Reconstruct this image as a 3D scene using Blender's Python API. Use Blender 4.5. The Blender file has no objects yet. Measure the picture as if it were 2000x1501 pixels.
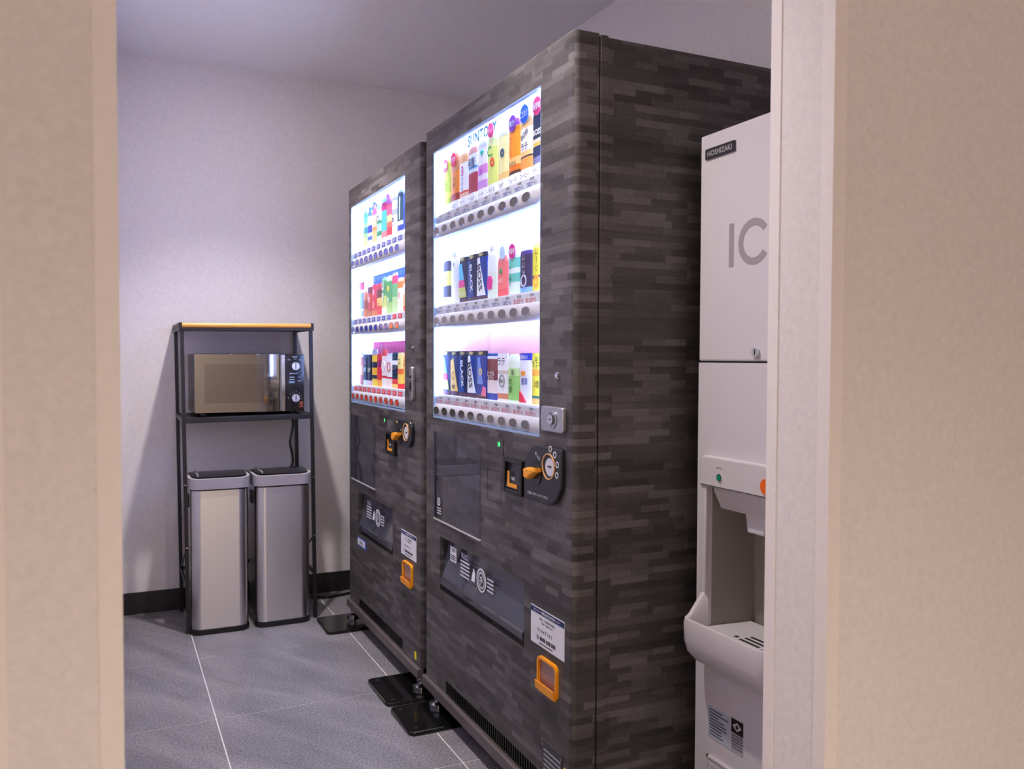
import bpy, bmesh, math, random
from mathutils import Matrix, Vector
random.seed(7)
SC = bpy.context.scene
COL = SC.collection
PI = math.pi

# ------------------------------------------------------------------ camera
cam_d = bpy.data.cameras.new('camera')
cam = bpy.data.objects.new('camera', cam_d)
COL.objects.link(cam)
cam_d.sensor_width = 36.0
cam_d.lens = 1662.7 / 2000 * 36.0
cam_d.clip_start = 0.02
R0 = Vector((0.90397, -0.42758, 0.00325))
D0 = Vector((-0.01049, -0.02977, -0.99950))
F0 = Vector((0.42747, 0.90349, -0.03140))
m3 = Matrix((R0, -D0, -F0)).transposed()
cam.matrix_world = Matrix.Translation((0, 0, 1.15)) @ m3.to_4x4()
cam_d.dof.use_dof = True
cam_d.dof.focus_distance = 2.5
cam_d.dof.aperture_fstop = 6.3
SC.camera = cam

# ------------------------------------------------------------------ world, exposure, lights
world = bpy.data.worlds.new('world'); SC.world = world
world.use_nodes = True
world.node_tree.nodes['Background'].inputs[0].default_value = (0.9, 0.92, 1.0, 1)
world.node_tree.nodes['Background'].inputs[1].default_value = 0.05
SC.view_settings.view_transform = 'Standard'
SC.view_settings.look = 'None'
SC.view_settings.gamma = 1.0
SC.view_settings.use_curve_mapping = False
SC.view_settings.exposure = 0.0
SC.cycles.max_bounces = 10
SC.cycles.diffuse_bounces = 5
SC.cycles.caustics_reflective = True
SC.cycles.transparent_max_bounces = 16

CEIL = 2.48

def spot(name, loc, energy, color, size, blend, radius):
    d = bpy.data.lights.new(name, 'SPOT')
    d.energy = energy; d.color = color; d.spot_size = math.radians(size)
    d.spot_blend = blend; d.shadow_soft_size = radius
    o = bpy.data.objects.new(name, d); COL.objects.link(o); o.location = loc
    return o

spot('downlight_lamp', (0.524, 3.25, CEIL - 0.012), 125, (1.0, 0.92, 0.90), 104, 0.92, 0.028)
spot('downlight_lamp', (0.524, 1.68, CEIL - 0.012), 74, (1.0, 0.92, 0.90), 114, 0.85, 0.028)
spot('hall_lamp', (0.35, -1.2, CEIL - 0.012), 345, (1.0, 0.87, 0.74), 132, 1.0, 0.04)

# ------------------------------------------------------------------ materials
def lin(c):
    return tuple(((x / 255) / 12.92 if x / 255 <= 0.04045 else ((x / 255 + 0.055) / 1.055) ** 2.4) for x in c)

_mc = {}
def mat(name, rgb, rough=0.5, metal=0.0, spec=0.5, noise=0.0, nscale=40, bump=0.0, bscale=300, coat=0.0, aniso=0.0, trans=0.0, alpha=1.0, emit=0.0, stretch=None):
    if name in _mc:
        return _mc[name]
    m = bpy.data.materials.new(name); m.use_nodes = True
    nt = m.node_tree; b = nt.nodes['Principled BSDF']
    c = lin(rgb)
    b.inputs['Base Color'].default_value = (*c, 1)
    b.inputs['Roughness'].default_value = rough
    b.inputs['Metallic'].default_value = metal
    b.inputs['Specular IOR Level'].default_value = spec
    b.inputs['Coat Weight'].default_value = coat
    b.inputs['Coat Roughness'].default_value = 0.03
    b.inputs['Anisotropic'].default_value = aniso
    b.inputs['Anisotropic Rotation'].default_value = 0.25 if aniso else 0.0
    b.inputs['Transmission Weight'].default_value = trans
    b.inputs['Alpha'].default_value = alpha
    if emit:
        b.inputs['Emission Color'].default_value = (*c, 1)
        b.inputs['Emission Strength'].default_value = emit
    tc = nt.nodes.new('ShaderNodeTexCoord')
    vec = tc.outputs['Object']
    if stretch:
        mp = nt.nodes.new('ShaderNodeMapping'); mp.inputs['Scale'].default_value = stretch
        nt.links.new(vec, mp.inputs['Vector']); vec = mp.outputs['Vector']
    if noise:
        n = nt.nodes.new('ShaderNodeTexNoise'); n.inputs['Scale'].default_value = nscale; n.inputs['Detail'].default_value = 4
        r = nt.nodes.new('ShaderNodeValToRGB')
        r.color_ramp.elements[0].position = 0.3; r.color_ramp.elements[1].position = 0.7
        r.color_ramp.elements[0].color = tuple(x * (1 - noise) for x in c) + (1,)
        r.color_ramp.elements[1].color = tuple(min(1, x * (1 + noise)) for x in c) + (1,)
        nt.links.new(vec, n.inputs['Vector']); nt.links.new(n.outputs['Fac'], r.inputs['Fac'])
        nt.links.new(r.outputs['Color'], b.inputs['Base Color'])
    if bump:
        n2 = nt.nodes.new('ShaderNodeTexNoise'); n2.inputs['Scale'].default_value = bscale; n2.inputs['Detail'].default_value = 3
        bp = nt.nodes.new('ShaderNodeBump'); bp.inputs['Strength'].default_value = bump; bp.inputs['Distance'].default_value = 0.002
        nt.links.new(vec, n2.inputs['Vector']); nt.links.new(n2.outputs['Fac'], bp.inputs['Height'])
        nt.links.new(bp.outputs['Normal'], b.inputs['Normal'])
    _mc[name] = m
    return m

def emat(name, rgb, strength):
    if name in _mc: return _mc[name]
    m = bpy.data.materials.new(name); m.use_nodes = True
    nt = m.node_tree; nt.nodes.clear()
    e = nt.nodes.new('ShaderNodeEmission'); o = nt.nodes.new('ShaderNodeOutputMaterial')
    e.inputs[0].default_value = (*lin(rgb), 1); e.inputs[1].default_value = strength
    nt.links.new(e.outputs[0], o.inputs[0]); _mc[name] = m
    return m

def glassmat(name, tint=(1, 1, 1), ior=1.45, rough=0.02):
    if name in _mc: return _mc[name]
    m = bpy.data.materials.new(name); m.use_nodes = True
    nt = m.node_tree; nt.nodes.clear()
    t = nt.nodes.new('ShaderNodeBsdfTransparent'); t.inputs[0].default_value = (*tint, 1)
    g = nt.nodes.new('ShaderNodeBsdfGlossy'); g.inputs['Roughness'].default_value = rough
    f = nt.nodes.new('ShaderNodeFresnel'); f.inputs[0].default_value = ior
    x = nt.nodes.new('ShaderNodeMixShader'); o = nt.nodes.new('ShaderNodeOutputMaterial')
    ge = nt.nodes.new('ShaderNodeNewGeometry'); mu = nt.nodes.new('ShaderNodeMath'); mu.operation = 'MULTIPLY'
    iv = nt.nodes.new('ShaderNodeMath'); iv.operation = 'SUBTRACT'; iv.inputs[0].default_value = 1.0
    nt.links.new(ge.outputs['Backfacing'], iv.inputs[1]); nt.links.new(f.outputs[0], mu.inputs[0]); nt.links.new(iv.outputs[0], mu.inputs[1])
    nt.links.new(mu.outputs[0], x.inputs[0]); nt.links.new(t.outputs[0], x.inputs[1]); nt.links.new(g.outputs[0], x.inputs[2])
    nt.links.new(x.outputs[0], o.inputs[0]); _mc[name] = m
    return m

def wrapmat():
    """printed stacked-stone film: thin courses of random grey-brown strips"""
    m = bpy.data.materials.new('stone_print_film'); m.use_nodes = True
    nt = m.node_tree; N = nt.nodes; L = nt.links; b = N['Principled BSDF']
    tc = N.new('ShaderNodeTexCoord'); sp = N.new('ShaderNodeSeparateXYZ'); L.new(tc.outputs['Object'], sp.inputs[0])
    ad = N.new('ShaderNodeMath'); ad.operation = 'ADD'; L.new(sp.outputs['X'], ad.inputs[0]); L.new(sp.outputs['Y'], ad.inputs[1])
    cb = N.new('ShaderNodeCombineXYZ'); L.new(ad.outputs[0], cb.inputs[0]); L.new(sp.outputs['Z'], cb.inputs[1])
    def brick(w, h, off, sq, c1, c2, seedshift):
        mp = N.new('ShaderNodeMapping'); mp.inputs['Location'].default_value = (seedshift, seedshift * 0.37, 0); L.new(cb.outputs[0], mp.inputs[0])
        t = N.new('ShaderNodeTexBrick'); L.new(mp.outputs[0], t.inputs['Vector'])
        t.inputs['Scale'].default_value = 1; t.inputs['Brick Width'].default_value = w; t.inputs['Row Height'].default_value = h
        t.inputs['Mortar Size'].default_value = 0.0006; t.inputs['Mortar Smooth'].default_value = 1; t.inputs['Bias'].default_value = 0.0
        t.offset = off; t.offset_frequency = 2; t.squash = sq; t.squash_frequency = 3
        t.inputs['Color1'].default_value = c1; t.inputs['Color2'].default_value = c2; t.inputs['Mortar'].default_value = (0.25, 0.25, 0.25, 1)
        return t
    k, w = (0, 0, 0, 1), (1, 1, 1, 1)
    t1 = brick(0.105, 0.0165, 0.43, 0.6, k, w, 3.1)
    t2 = brick(0.22, 0.033, 0.37, 1.6, k, w, 7.7)
    t3 = brick(0.17, 0.00825, 0.61, 1.7, k, w, 11.3)
    def math2(op, a, bb):
        q = N.new('ShaderNodeMath'); q.operation = op
        for i, s in enumerate((a, bb)):
            if isinstance(s, (int, float)): q.inputs[i].default_value = s
            else: L.new(s, q.inputs[i])
        return q.outputs[0]
    s = math2('ADD', math2('MULTIPLY', t1.outputs['Color'], 0.60), math2('MULTIPLY', t2.outputs['Color'], 0.30))
    s = math2('ADD', s, math2('MULTIPLY', t3.outputs['Color'], 0.10))
    mp2 = N.new('ShaderNodeMapping'); mp2.inputs['Scale'].default_value = (45, 90, 1); L.new(cb.outputs[0], mp2.inputs[0])
    nz = N.new('ShaderNodeTexNoise'); nz.inputs['Scale'].default_value = 2.2; nz.inputs['Detail'].default_value = 8; nz.inputs['Roughness'].default_value = 0.8; L.new(mp2.outputs[0], nz.inputs['Vector'])
    s2 = math2('ADD', math2('MULTIPLY', s, 0.62), math2('MULTIPLY', nz.outputs['Fac'], 0.60))
    r = N.new('ShaderNodeValToRGB'); L.new(s2, r.inputs[0])
    el = r.color_ramp.elements
    el[0].position = 0.24; el[0].color = (*lin((40, 36, 37)), 1)
    el[1].position = 0.86; el[1].color = (*lin((106, 98, 98)), 1)
    e = el.new(0.45); e.color = (*lin((63, 57, 57)), 1)
    e = el.new(0.62); e.color = (*lin((77, 70, 69)), 1)
    hs = N.new('ShaderNodeHueSaturation'); hs.inputs['Saturation'].default_value = 0.7; L.new(r.outputs[0], hs.inputs['Color'])
    L.new(hs.outputs[0], b.inputs['Base Color'])
    b.inputs['Roughness'].default_value = 0.42
    b.inputs['Specular IOR Level'].default_value = 0.35
    return m

def tilemat():
    m = bpy.data.materials.new('grey_stone_tile'); m.use_nodes = True
    nt = m.node_tree; N = nt.nodes; L = nt.links; b = N['Principled BSDF']
    g = N.new('ShaderNodeNewGeometry')
    n1 = N.new('ShaderNodeTexNoise'); n1.inputs['Scale'].default_value = 150; n1.inputs['Detail'].default_value = 3; L.new(g.outputs['Position'], n1.inputs['Vector'])
    mp = N.new('ShaderNodeMapping'); mp.vector_type = 'TEXTURE'; mp.inputs['Scale'].default_value = (0.9, 0.25, 1); mp.inputs['Rotation'].default_value = (0, 0, -1.05); L.new(g.outputs['Position'], mp.inputs[0])
    n2 = N.new('ShaderNodeTexNoise'); n2.inputs['Scale'].default_value = 2.0; n2.inputs['Detail'].default_value = 7; n2.inputs['Distortion'].default_value = 0.8; L.new(mp.outputs[0], n2.inputs['Vector'])
    n3 = N.new('ShaderNodeTexVoronoi'); n3.inputs['Scale'].default_value = 110; L.new(g.outputs['Position'], n3.inputs['Vector'])
    r1 = N.new('ShaderNodeValToRGB'); L.new(n2.outputs['Fac'], r1.inputs[0])
    r1.color_ramp.elements[0].position = 0.3; r1.color_ramp.elements[0].color = (*lin((108, 105, 111)), 1)
    r1.color_ramp.elements[1].position = 0.72; r1.color_ramp.elements[1].color = (*lin((136, 132, 137)), 1)
    r2 = N.new('ShaderNodeValToRGB'); L.new(n1.outputs['Fac'], r2.inputs[0])
    r2.color_ramp.elements[0].position = 0.3; r2.color_ramp.elements[0].color = (0.5, 0.5, 0.5, 1)
    r2.color_ramp.elements[1].position = 0.72; r2.color_ramp.elements[1].color = (1.45, 1.45, 1.45, 1)
    r3 = N.new('ShaderNodeValToRGB'); L.new(n3.outputs['Distance'], r3.inputs[0])
    r3.color_ramp.elements[0].position = 0.06; r3.color_ramp.elements[0].color = (1.5, 1.5, 1.5, 1)
    r3.color_ramp.elements[1].position = 0.16; r3.color_ramp.elements[1].color = (1, 1, 1, 1)
    x = N.new('ShaderNodeMix'); x.data_type = 'RGBA'; x.blend_type = 'MULTIPLY'; x.inputs[0].default_value = 1
    L.new(r1.outputs[0], x.inputs[6]); L.new(r2.outputs[0], x.inputs[7])
    y = N.new('ShaderNodeMix'); y.data_type = 'RGBA'; y.blend_type = 'MULTIPLY'; y.inputs[0].default_value = 0.6
    L.new(x.outputs[2], y.inputs[6]); L.new(r3.outputs[0], y.inputs[7])
    L.new(y.outputs[2], b.inputs['Base Color'])
    b.inputs['Roughness'].default_value = 0.48; b.inputs['Specular IOR Level'].default_value = 0.4
    bp = N.new('ShaderNodeBump'); bp.inputs['Strength'].default_value = 0.12; bp.inputs['Distance'].default_value = 0.001
    L.new(n1.outputs['Fac'], bp.inputs['Height']); L.new(bp.outputs[0], b.inputs['Normal'])
    return m

def paperas(name, rgb, amt=0.055):
    """embossed wallpaper, world scale"""
    m = bpy.data.materials.new(name); m.use_nodes = True
    nt = m.node_tree; N = nt.nodes; L = nt.links; b = N['Principled BSDF']
    g = N.new('ShaderNodeNewGeometry')
    n1 = N.new('ShaderNodeTexNoise'); n1.inputs['Scale'].default_value = 75; n1.inputs['Detail'].default_value = 6; n1.inputs['Roughness'].default_value = 0.65; n1.inputs['Distortion'].default_value = 0.6
    L.new(g.outputs['Position'], n1.inputs['Vector'])
    c = lin(rgb)
    r = N.new('ShaderNodeValToRGB'); L.new(n1.outputs['Fac'], r.inputs[0])
    r.color_ramp.elements[0].position = 0.32; r.color_ramp.elements[0].color = tuple(v * (1 - amt) for v in c) + (1,)
    r.color_ramp.elements[1].position = 0.68; r.color_ramp.elements[1].color = tuple(min(1, v * (1 + amt)) for v in c) + (1,)
    L.new(r.outputs[0], b.inputs['Base Color'])
    b.inputs['Roughness'].default_value = 0.75; b.inputs['Specular IOR Level'].default_value = 0.25
    bp = N.new('ShaderNodeBump'); bp.inputs['Strength'].default_value = 0.25; bp.inputs['Distance'].default_value = 0.001
    L.new(n1.outputs['Fac'], bp.inputs['Height']); L.new(bp.outputs[0], b.inputs['Normal'])
    return m

WRAP = wrapmat()
TILE = tilemat()
PAPER = paperas('wallpaper', (232, 226, 226))
CEILM = mat('ceiling_paint', (240, 238, 240), 0.6, noise=0.02, nscale=30)
GROUT = mat('pale_grout', (196, 190, 192), 0.8, noise=0.05)
TRIMM = mat('trim_plastic', (240, 233, 231), 0.4, noise=0.02, nscale=60)
BASEM = mat('baseboard_vinyl', (38, 36, 39), 0.35, noise=0.08, nscale=60)
BLACKM = mat('black_powder_coat', (24, 23, 27), 0.38, noise=0.1, nscale=80)
BLKPL = mat('black_plastic', (20, 20, 23), 0.28, noise=0.06, nscale=80)
BLKGL = mat('black_gloss_plate', (12, 12, 13), 0.13, noise=0.08, nscale=20)
CHROME = mat('chrome', (205, 207, 212), 0.08, metal=1.0)
STEEL = mat('brushed_steel', (214, 210, 208), 0.30, metal=1.0, aniso=0.8, bump=0.05, bscale=6, stretch=(60, 60, 0.6))
SILVER = mat('satin_silver', (178, 178, 184), 0.3, metal=0.85)
GREYPL = mat('grey_plastic', (150, 146, 150), 0.4, noise=0.03)
WHITEPL = mat('white_case_plastic', (236, 238, 242), 0.4, noise=0.01)
ORANGE = mat('orange_plastic', (246, 158, 20), 0.32, noise=0.04)
EDGELED = emat('edge_led_strip', (160, 186, 255), 150.0)
LED = emat('led_strip', (168, 194, 255), 140.0)
GLASS = glassmat('window_glass', (0.98, 0.99, 1.0), 1.35, 0.01)
ACRYL = glassmat('clear_acrylic', (0.93, 0.94, 0.98), 1.55, 0.03)
SMOKE = mat('smoked_acrylic', (92, 94, 110), 0.12, alpha=0.55, coat=1.0)  # smoky plastic; blue-grey haze in the base stands in for room reflection
WHITEINK = mat('white_ink', (235, 235, 238), 0.5)
BLACKINK = mat('black_ink', (28, 26, 32), 0.5)
BLUEINK = mat('blue_ink', (44, 66, 160), 0.5)
NAVYINK = mat('navy_ink', (30, 44, 96), 0.5)
REDINK = mat('red_ink', (216, 36, 58), 0.5)
STICK = mat('white_sticker', (226, 226, 232), 0.45, noise=0.01)
DARK = mat('dark_cavity', (14, 14, 16), 0.5)

def ink(rgb, rough=0.45):
    return mat('print_%02x%02x%02x' % rgb, rgb, 0.7, spec=0.08, noise=0.03, nscale=90)

# ------------------------------------------------------------------ mesh builder
_tc = {}
def text_mesh(s, bold=False):
    key = s
    if key not in _tc:
        c = bpy.data.curves.new('lettering', 'FONT'); c.body = s; c.resolution_u = 2
        c.offset = 0.02 if s.isascii() and s.isalpha() else 0.013
        c.align_x = 'CENTER'; c.align_y = 'CENTER'; c.size = 1.0
        o = bpy.data.objects.new('lettering', c)
        me = bpy.data.meshes.new_from_object(o)
        vs = [v.co.copy() for v in me.vertices]; fs = [tuple(p.vertices) for p in me.polygons]
        if vs:
            x0 = min(v.x for v in vs); x1 = max(v.x for v in vs); y0 = min(v.y for v in vs); y1 = max(v.y for v in vs)
            vs = [((v.x - (x0 + x1) / 2), (v.y - (y0 + y1) / 2)) for v in vs]
            w, h = x1 - x0, y1 - y0
        else: w = h = 1
        bpy.data.objects.remove(o); bpy.data.meshes.remove(me); bpy.data.curves.remove(c)
        _tc[key] = (vs, fs, w, h)
    return _tc[key]

class MB:
    def __init__(s):
        s.v = []; s.f = []; s.mi = []; s.m = []
    def slot(s, m):
        if m not in s.m: s.m.append(m)
        return s.m.index(m)
    def add(s, vs, fs, m, T=None):
        o = len(s.v); k = s.slot(m)
        s.v += [tuple(T @ Vector(v)) if T else tuple(v) for v in vs]
        for f in fs: s.f.append(tuple(i + o for i in f)); s.mi.append(k)
        return s
    def box(s, x0, x1, y0, y1, z0, z1, m, bev=0.0, seg=2):
        if bev:
            bm = bmesh.new(); bmesh.ops.create_cube(bm, size=1)
            for v in bm.verts: v.co = ((x0 + x1) / 2 + v.co.x * (x1 - x0), (y0 + y1) / 2 + v.co.y * (y1 - y0), (z0 + z1) / 2 + v.co.z * (z1 - z0))
            bmesh.ops.bevel(bm, geom=bm.edges[:], offset=bev, segments=seg, affect='EDGES', profile=0.5)
            s.bm(bm, m); return s
        vs = [(x, y, z) for x in (x0, x1) for y in (y0, y1) for z in (z0, z1)]
        fs = [(0, 1, 3, 2), (4, 6, 7, 5), (0, 4, 5, 1), (2, 3, 7, 6), (0, 2, 6, 4), (1, 5, 7, 3)]
        return s.add(vs, fs, m)
    def bm(s, bm, m):
        bm.verts.index_update()
        s.add([v.co[:] for v in bm.verts], [tuple(v.index for v in f.verts) for f in bm.faces], m); bm.free(); return s
    def prism(s, poly, axis, a0, a1, m, bev=0.0):
        """extrude a 2D polygon: axis 'y' -> poly is (x,z); 'z' -> (x,y); 'x' -> (y,z)"""
        def P(p, a): return {'y': (p[0], a, p[1]), 'z': (p[0], p[1], a), 'x': (a, p[0], p[1])}[axis]
        n = len(poly)
        bm = bmesh.new()
        A = [bm.verts.new(P(p, a0)) for p in poly]; B = [bm.verts.new(P(p, a1)) for p in poly]
        fa = bm.faces.new(A); fb = bm.faces.new(B[::-1])
        for i in range(n): bm.faces.new((A[i], B[i], B[(i + 1) % n], A[(i + 1) % n]))
        bmesh.ops.recalc_face_normals(bm, faces=bm.faces[:])
        if bev:
            bmesh.ops.bevel(bm, geom=list({e for f in (fa, fb) for e in f.edges}), offset=bev, segments=2, affect='EDGES', profile=0.5)
        return s.bm(bm, m)
    def cyl(s, c, axis, r, a0, a1, m, n=20, r2=None):
        r2 = r if r2 is None else r2
        vs = []
        for a, rr in ((a0, r), (a1, r2)):
            for i in range(n):
                t = 2 * PI * i / n; p, q = rr * math.cos(t), rr * math.sin(t)
                vs.append({'z': (c[0] + p, c[1] + q, a), 'y': (c[0] + p, a, c[1] + q), 'x': (a, c[0] + p, c[1] + q)}[axis])
        fs = [(i, (i + 1) % n, n + (i + 1) % n, n + i) for i in range(n)] + [tuple(range(n))[::-1], tuple(range(n, 2 * n))]
        return s.add(vs, fs, m)
    def ring(s, c, axis, r0, r1, a0, a1, m, n=24, t0=0, t1=2 * PI):
        full = abs(t1 - t0 - 2 * PI) < 1e-6; k = n if full else n + 1
        vs = []
        for i in range(k):
            t = t0 + (t1 - t0) * i / n
            for rr in (r0, r1):
                for a in (a0, a1):
                    p, q = rr * math.cos(t), rr * math.sin(t)
                    vs.append({'z': (c[0] + p, c[1] + q, a), 'y': (c[0] + p, a, c[1] + q), 'x': (a, c[0] + p, c[1] + q)}[axis])
        fs = []
        for i in range(n):
            j = (i + 1) % k; A = i * 4; B = j * 4
            fs += [(A, B, B + 1, A + 1), (A + 2, A + 3, B + 3, B + 2), (A, A + 2, B + 2, B), (A + 1, B + 1, B + 3, A + 3)]
        if not full:
            fs += [(0, 1, 3, 2), (n * 4, n * 4 + 2, n * 4 + 3, n * 4 + 1)]
        return s.add(vs, fs, m)
    def tube(s, pts, r, m, n=8):
        pts = [Vector(p) for p in pts]; vs = []; up = Vector((0.13, 0.31, 0.94))
        for i, p in enumerate(pts):
            d = (pts[min(i + 1, len(pts) - 1)] - pts[max(i - 1, 0)]).normalized()
            a = d.cross(up).normalized(); b = d.cross(a)
            for k in range(n):
                t = 2 * PI * k / n; vs.append(p + a * r * math.cos(t) + b * r * math.sin(t))
        fs = [(i * n + k, i * n + (k + 1) % n, (i + 1) * n + (k + 1) % n, (i + 1) * n + k) for i in range(len(pts) - 1) for k in range(n)]
        fs += [tuple(range(n))[::-1], tuple(range((len(pts) - 1) * n, len(pts) * n))]
        return s.add(vs, fs, m)
    def text(s, t, h, x, y, z, m, rot=0.0, maxw=None, plane='xz', shear=0.0, fit=True):
        """flat lettering facing -y, glyph block of height h centred on (x,z)"""
        vs, fs, w, hh = text_mesh(t)
        k = h / hh if fit else h
        kx = k
        if maxw and w * k > maxw: kx = maxw / w
        c, sn = math.cos(rot), math.sin(rot)
        out = []
        for a, b in vs:
            a, b = a * kx + shear * b * k, b * k
            a, b = a * c - b * sn, a * sn + b * c
            out.append((x + a, y, z + b))
        return s.add(out, fs, m)
    def build(s, name, parent=None, smooth=True, angle=21, **props):
        me = bpy.data.meshes.new(name); me.from_pydata(s.v, [], s.f)
        for m in s.m: me.materials.append(m)
        me.polygons.foreach_set('material_index', s.mi)
        if smooth:
            me.polygons.foreach_set('use_smooth', [True] * len(me.polygons)); me.update()
            me.set_sharp_from_angle(angle=math.radians(angle))
        me.update()
        o = bpy.data.objects.new(name, me); COL.objects.link(o)
        if parent: o.parent = parent
        for k, v in props.items(): o[k] = v
        return o

def inst(o, name, parent, loc=(0, 0, 0)):
    c = bpy.data.objects.new(name, o.data); COL.objects.link(c); c.parent = parent; c.location = loc
    return c

def thing(name, label, cat, loc=(0, 0, 0), rz=0.0, group=None):
    o = bpy.data.objects.new(name, None); o.empty_display_size = 0.1; COL.objects.link(o)
    o.location = loc; o.rotation_euler = (0, 0, rz); o['label'] = label; o['category'] = cat
    if group: o['group'] = group
    return o

def rrect(x0, x1, z0, z1, r, n=5):
    """rounded rectangle, r = radius or four radii (bl, br, tr, tl)"""
    rs = (r,) * 4 if not isinstance(r, tuple) else r
    cs = [((x0, z0), (1, 1), PI), ((x1, z0), (-1, 1), 1.5 * PI), ((x1, z1), (-1, -1), 0), ((x0, z1), (1, -1), 0.5 * PI)]
    out = []
    for (c, sg, t0), rr in zip(cs, rs):
        cx, cz = c[0] + sg[0] * rr, c[1] + sg[1] * rr
        for i in range(n + 1):
            t = t0 + 0.5 * PI * i / n; out.append((cx + rr * math.cos(t), cz + rr * math.sin(t)))
    return out

def holed_panel(mb, x0, x1, z0, z1, holes, y, m, walls=None):
    """front face at y with rectangular holes; each hole (x0,x1,z0,z1,depth) gets walls to its depth"""
    xs = sorted({x0, x1, *[h[0] for h in holes], *[h[1] for h in holes]}); zs = sorted({z0, z1, *[h[2] for h in holes], *[h[3] for h in holes]})
    for a, b in zip(xs, xs[1:]):
        for c, d in zip(zs, zs[1:]):
            cx, cz = (a + b) / 2, (c + d) / 2
            if any(h[0] < cx < h[1] and h[2] < cz < h[3] for h in holes): continue
            mb.add([(a, y, c), (b, y, c), (b, y, d), (a, y, d)], [(0, 1, 2, 3)], m)
    for h in holes:
        a, b, c, d, dep = h[:5]
        w = walls or m
        mb.add([(a, y, c), (b, y, c), (b, y, d), (a, y, d), (a, y + dep, c), (b, y + dep, c), (b, y + dep, d), (a, y + dep, d)],
               [(0, 4, 5, 1), (1, 5, 6, 2), (2, 6, 7, 3), (3, 7, 4, 0)], w)

# ------------------------------------------------------------------ setting
def struct(o, name=None):
    o['kind'] = 'structure'; return o

XL0, XL1 = -0.120, 0.009        # left wall thickness
YB = 4.13                       # back wall face
XR = 1.72                       # right wall face
YF0, YF1 = 0.972, 1.107         # entrance wall
XF = 1.0                        # its free end

struct(MB().box(-1.7, 3.2, -1.7, 0.985, -0.06, 0.0, mat('hall_bounce_floor', (186, 174, 162), 0.5, noise=.04, nscale=8)).build('floor_hall'))  # unseen hall floor, kept pale to bounce lamp light upwards
fl = MB().box(-1.7, 3.2, 0.985, 4.3, -0.06, -0.0015, GROUT)
floor = struct(fl.build('floor'))
tile_src = None
TX0, TXS, TY0, TYS = 0.296, 0.602, 3.413, 0.599
for i in range(-4, 5):
    for j in range(-4, 2):
        cx, cy = TX0 + (i + 0.5) * TXS, TY0 + (j + 0.5) * TYS
        if cx < -1.7 or cx > 3.2 or cy < 0.99 or cy > 4.35: continue
        if tile_src is None:
            hx, hy = (TXS - 0.0045) / 2, (TYS - 0.0045) / 2
            tile_src = MB().box(-hx, hx, -hy, hy, -0.012, 0, TILE, bev=0.0008, seg=1).build('tile', floor)
            tile_src.location = (cx, cy, 0)
        else:
            inst(tile_src, 'tile', floor, (cx, cy, 0))

ce = MB().box(-1.75, 3.25, -1.75, 4.35, CEIL, CEIL + 0.08, CEILM)
struct(ce.build('ceiling'))
struct(MB().box(-1.75, 1.85, YB, YB + 0.1, 0, CEIL, PAPER).build('wall_back'))
struct(MB().box(XR, XR + 0.12, YF1, YB, 0, CEIL, PAPER).build('wall_right'))
struct(MB().box(XL0, XL1, 1.0, YB, 0, CEIL, PAPER).build('wall_left'))
struct(MB().box(XF, 3.2, YF0, YF1, 0, CEIL, PAPER).build('wall_front'))
struct(MB().box(-1.75, 3.2, -1.75, -1.65, 0, CEIL, PAPER).build('wall_hall_back'))
struct(MB().box(-1.75, -1.65, -1.65, YB, 0, CEIL, PAPER).build('wall_hall_left'))
struct(MB().box(3.1, 3.2, -1.65, YF0, 0, CEIL, PAPER).build('wall_hall_right'))

def corner_trim(name, x, y, sx, sy, w=0.022, t=0.0016):
    """plastic angle on a wall corner: the wall lies towards (sx, sy)"""
    mb = MB(); ox, oy = x - sx * t, y - sy * t
    mb.prism([(ox, oy), (x + sx * w, oy), (x + sx * w, y), (x, y), (x, y + sy * w), (ox, y + sy * w)], 'z', 0, CEIL - .0005, TRIMM)
    return struct(mb.build(name, smooth=False))
corner_trim('trim_1', XL1, 1.0, -1, 1)
corner_trim('trim_2', XL0, 1.0, 1, 1)
corner_trim('trim_3', XF, YF0, 1, 1, 0.0235)
corner_trim('trim_4', XF, YF1, 1, -1)
struct(MB().box(XL1, XR, YB - 0.008, YB, 0, 0.097, BASEM, bev=0.002).build('baseboard_back'))
struct(MB().box(XL1, XL1 + 0.008, 1.03, YB - 0.008, 0, 0.097, BASEM, bev=0.002).build('baseboard_left'))
struct(MB().box(XR - 0.008, XR, YF1, YB - 0.008, 0, 0.097, BASEM, bev=0.002).build('baseboard_right'))

def downlight(x, y, label, lens):
    t = thing('ceiling_downlight', label, 'ceiling light', (x, y, CEIL), 0)
    mb = MB(); mb.ring((0, 0), 'z', 0.040, 0.056, -0.006, 0.0, mat('white_enamel', (232, 230, 230), 0.35), n=32)
    mb.build('trim_ring', t)
    mb = MB(); mb.cyl((0, 0), 'z', 0.040, -0.0035, -0.0005, lens, n=28)
    mb.build('lens', t)
    return t
downlight(0.524, 3.24, 'round recessed downlight in the ceiling above the microwave rack', emat('lamp_lens', (255, 244, 240), 230.0))
downlight(0.524, 1.68, 'round recessed ceiling downlight in front of the vending machine beside ice dispenser', emat('lamp_lens', (255, 244, 240), 230.0))
downlight(0.35, -1.2, 'round recessed warm downlight in the hallway ceiling outside the entrance', emat('warm_lamp_lens', (255, 226, 196), 60.0))

# ------------------------------------------------------------------ vending machines
RZ = -PI / 2

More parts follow.
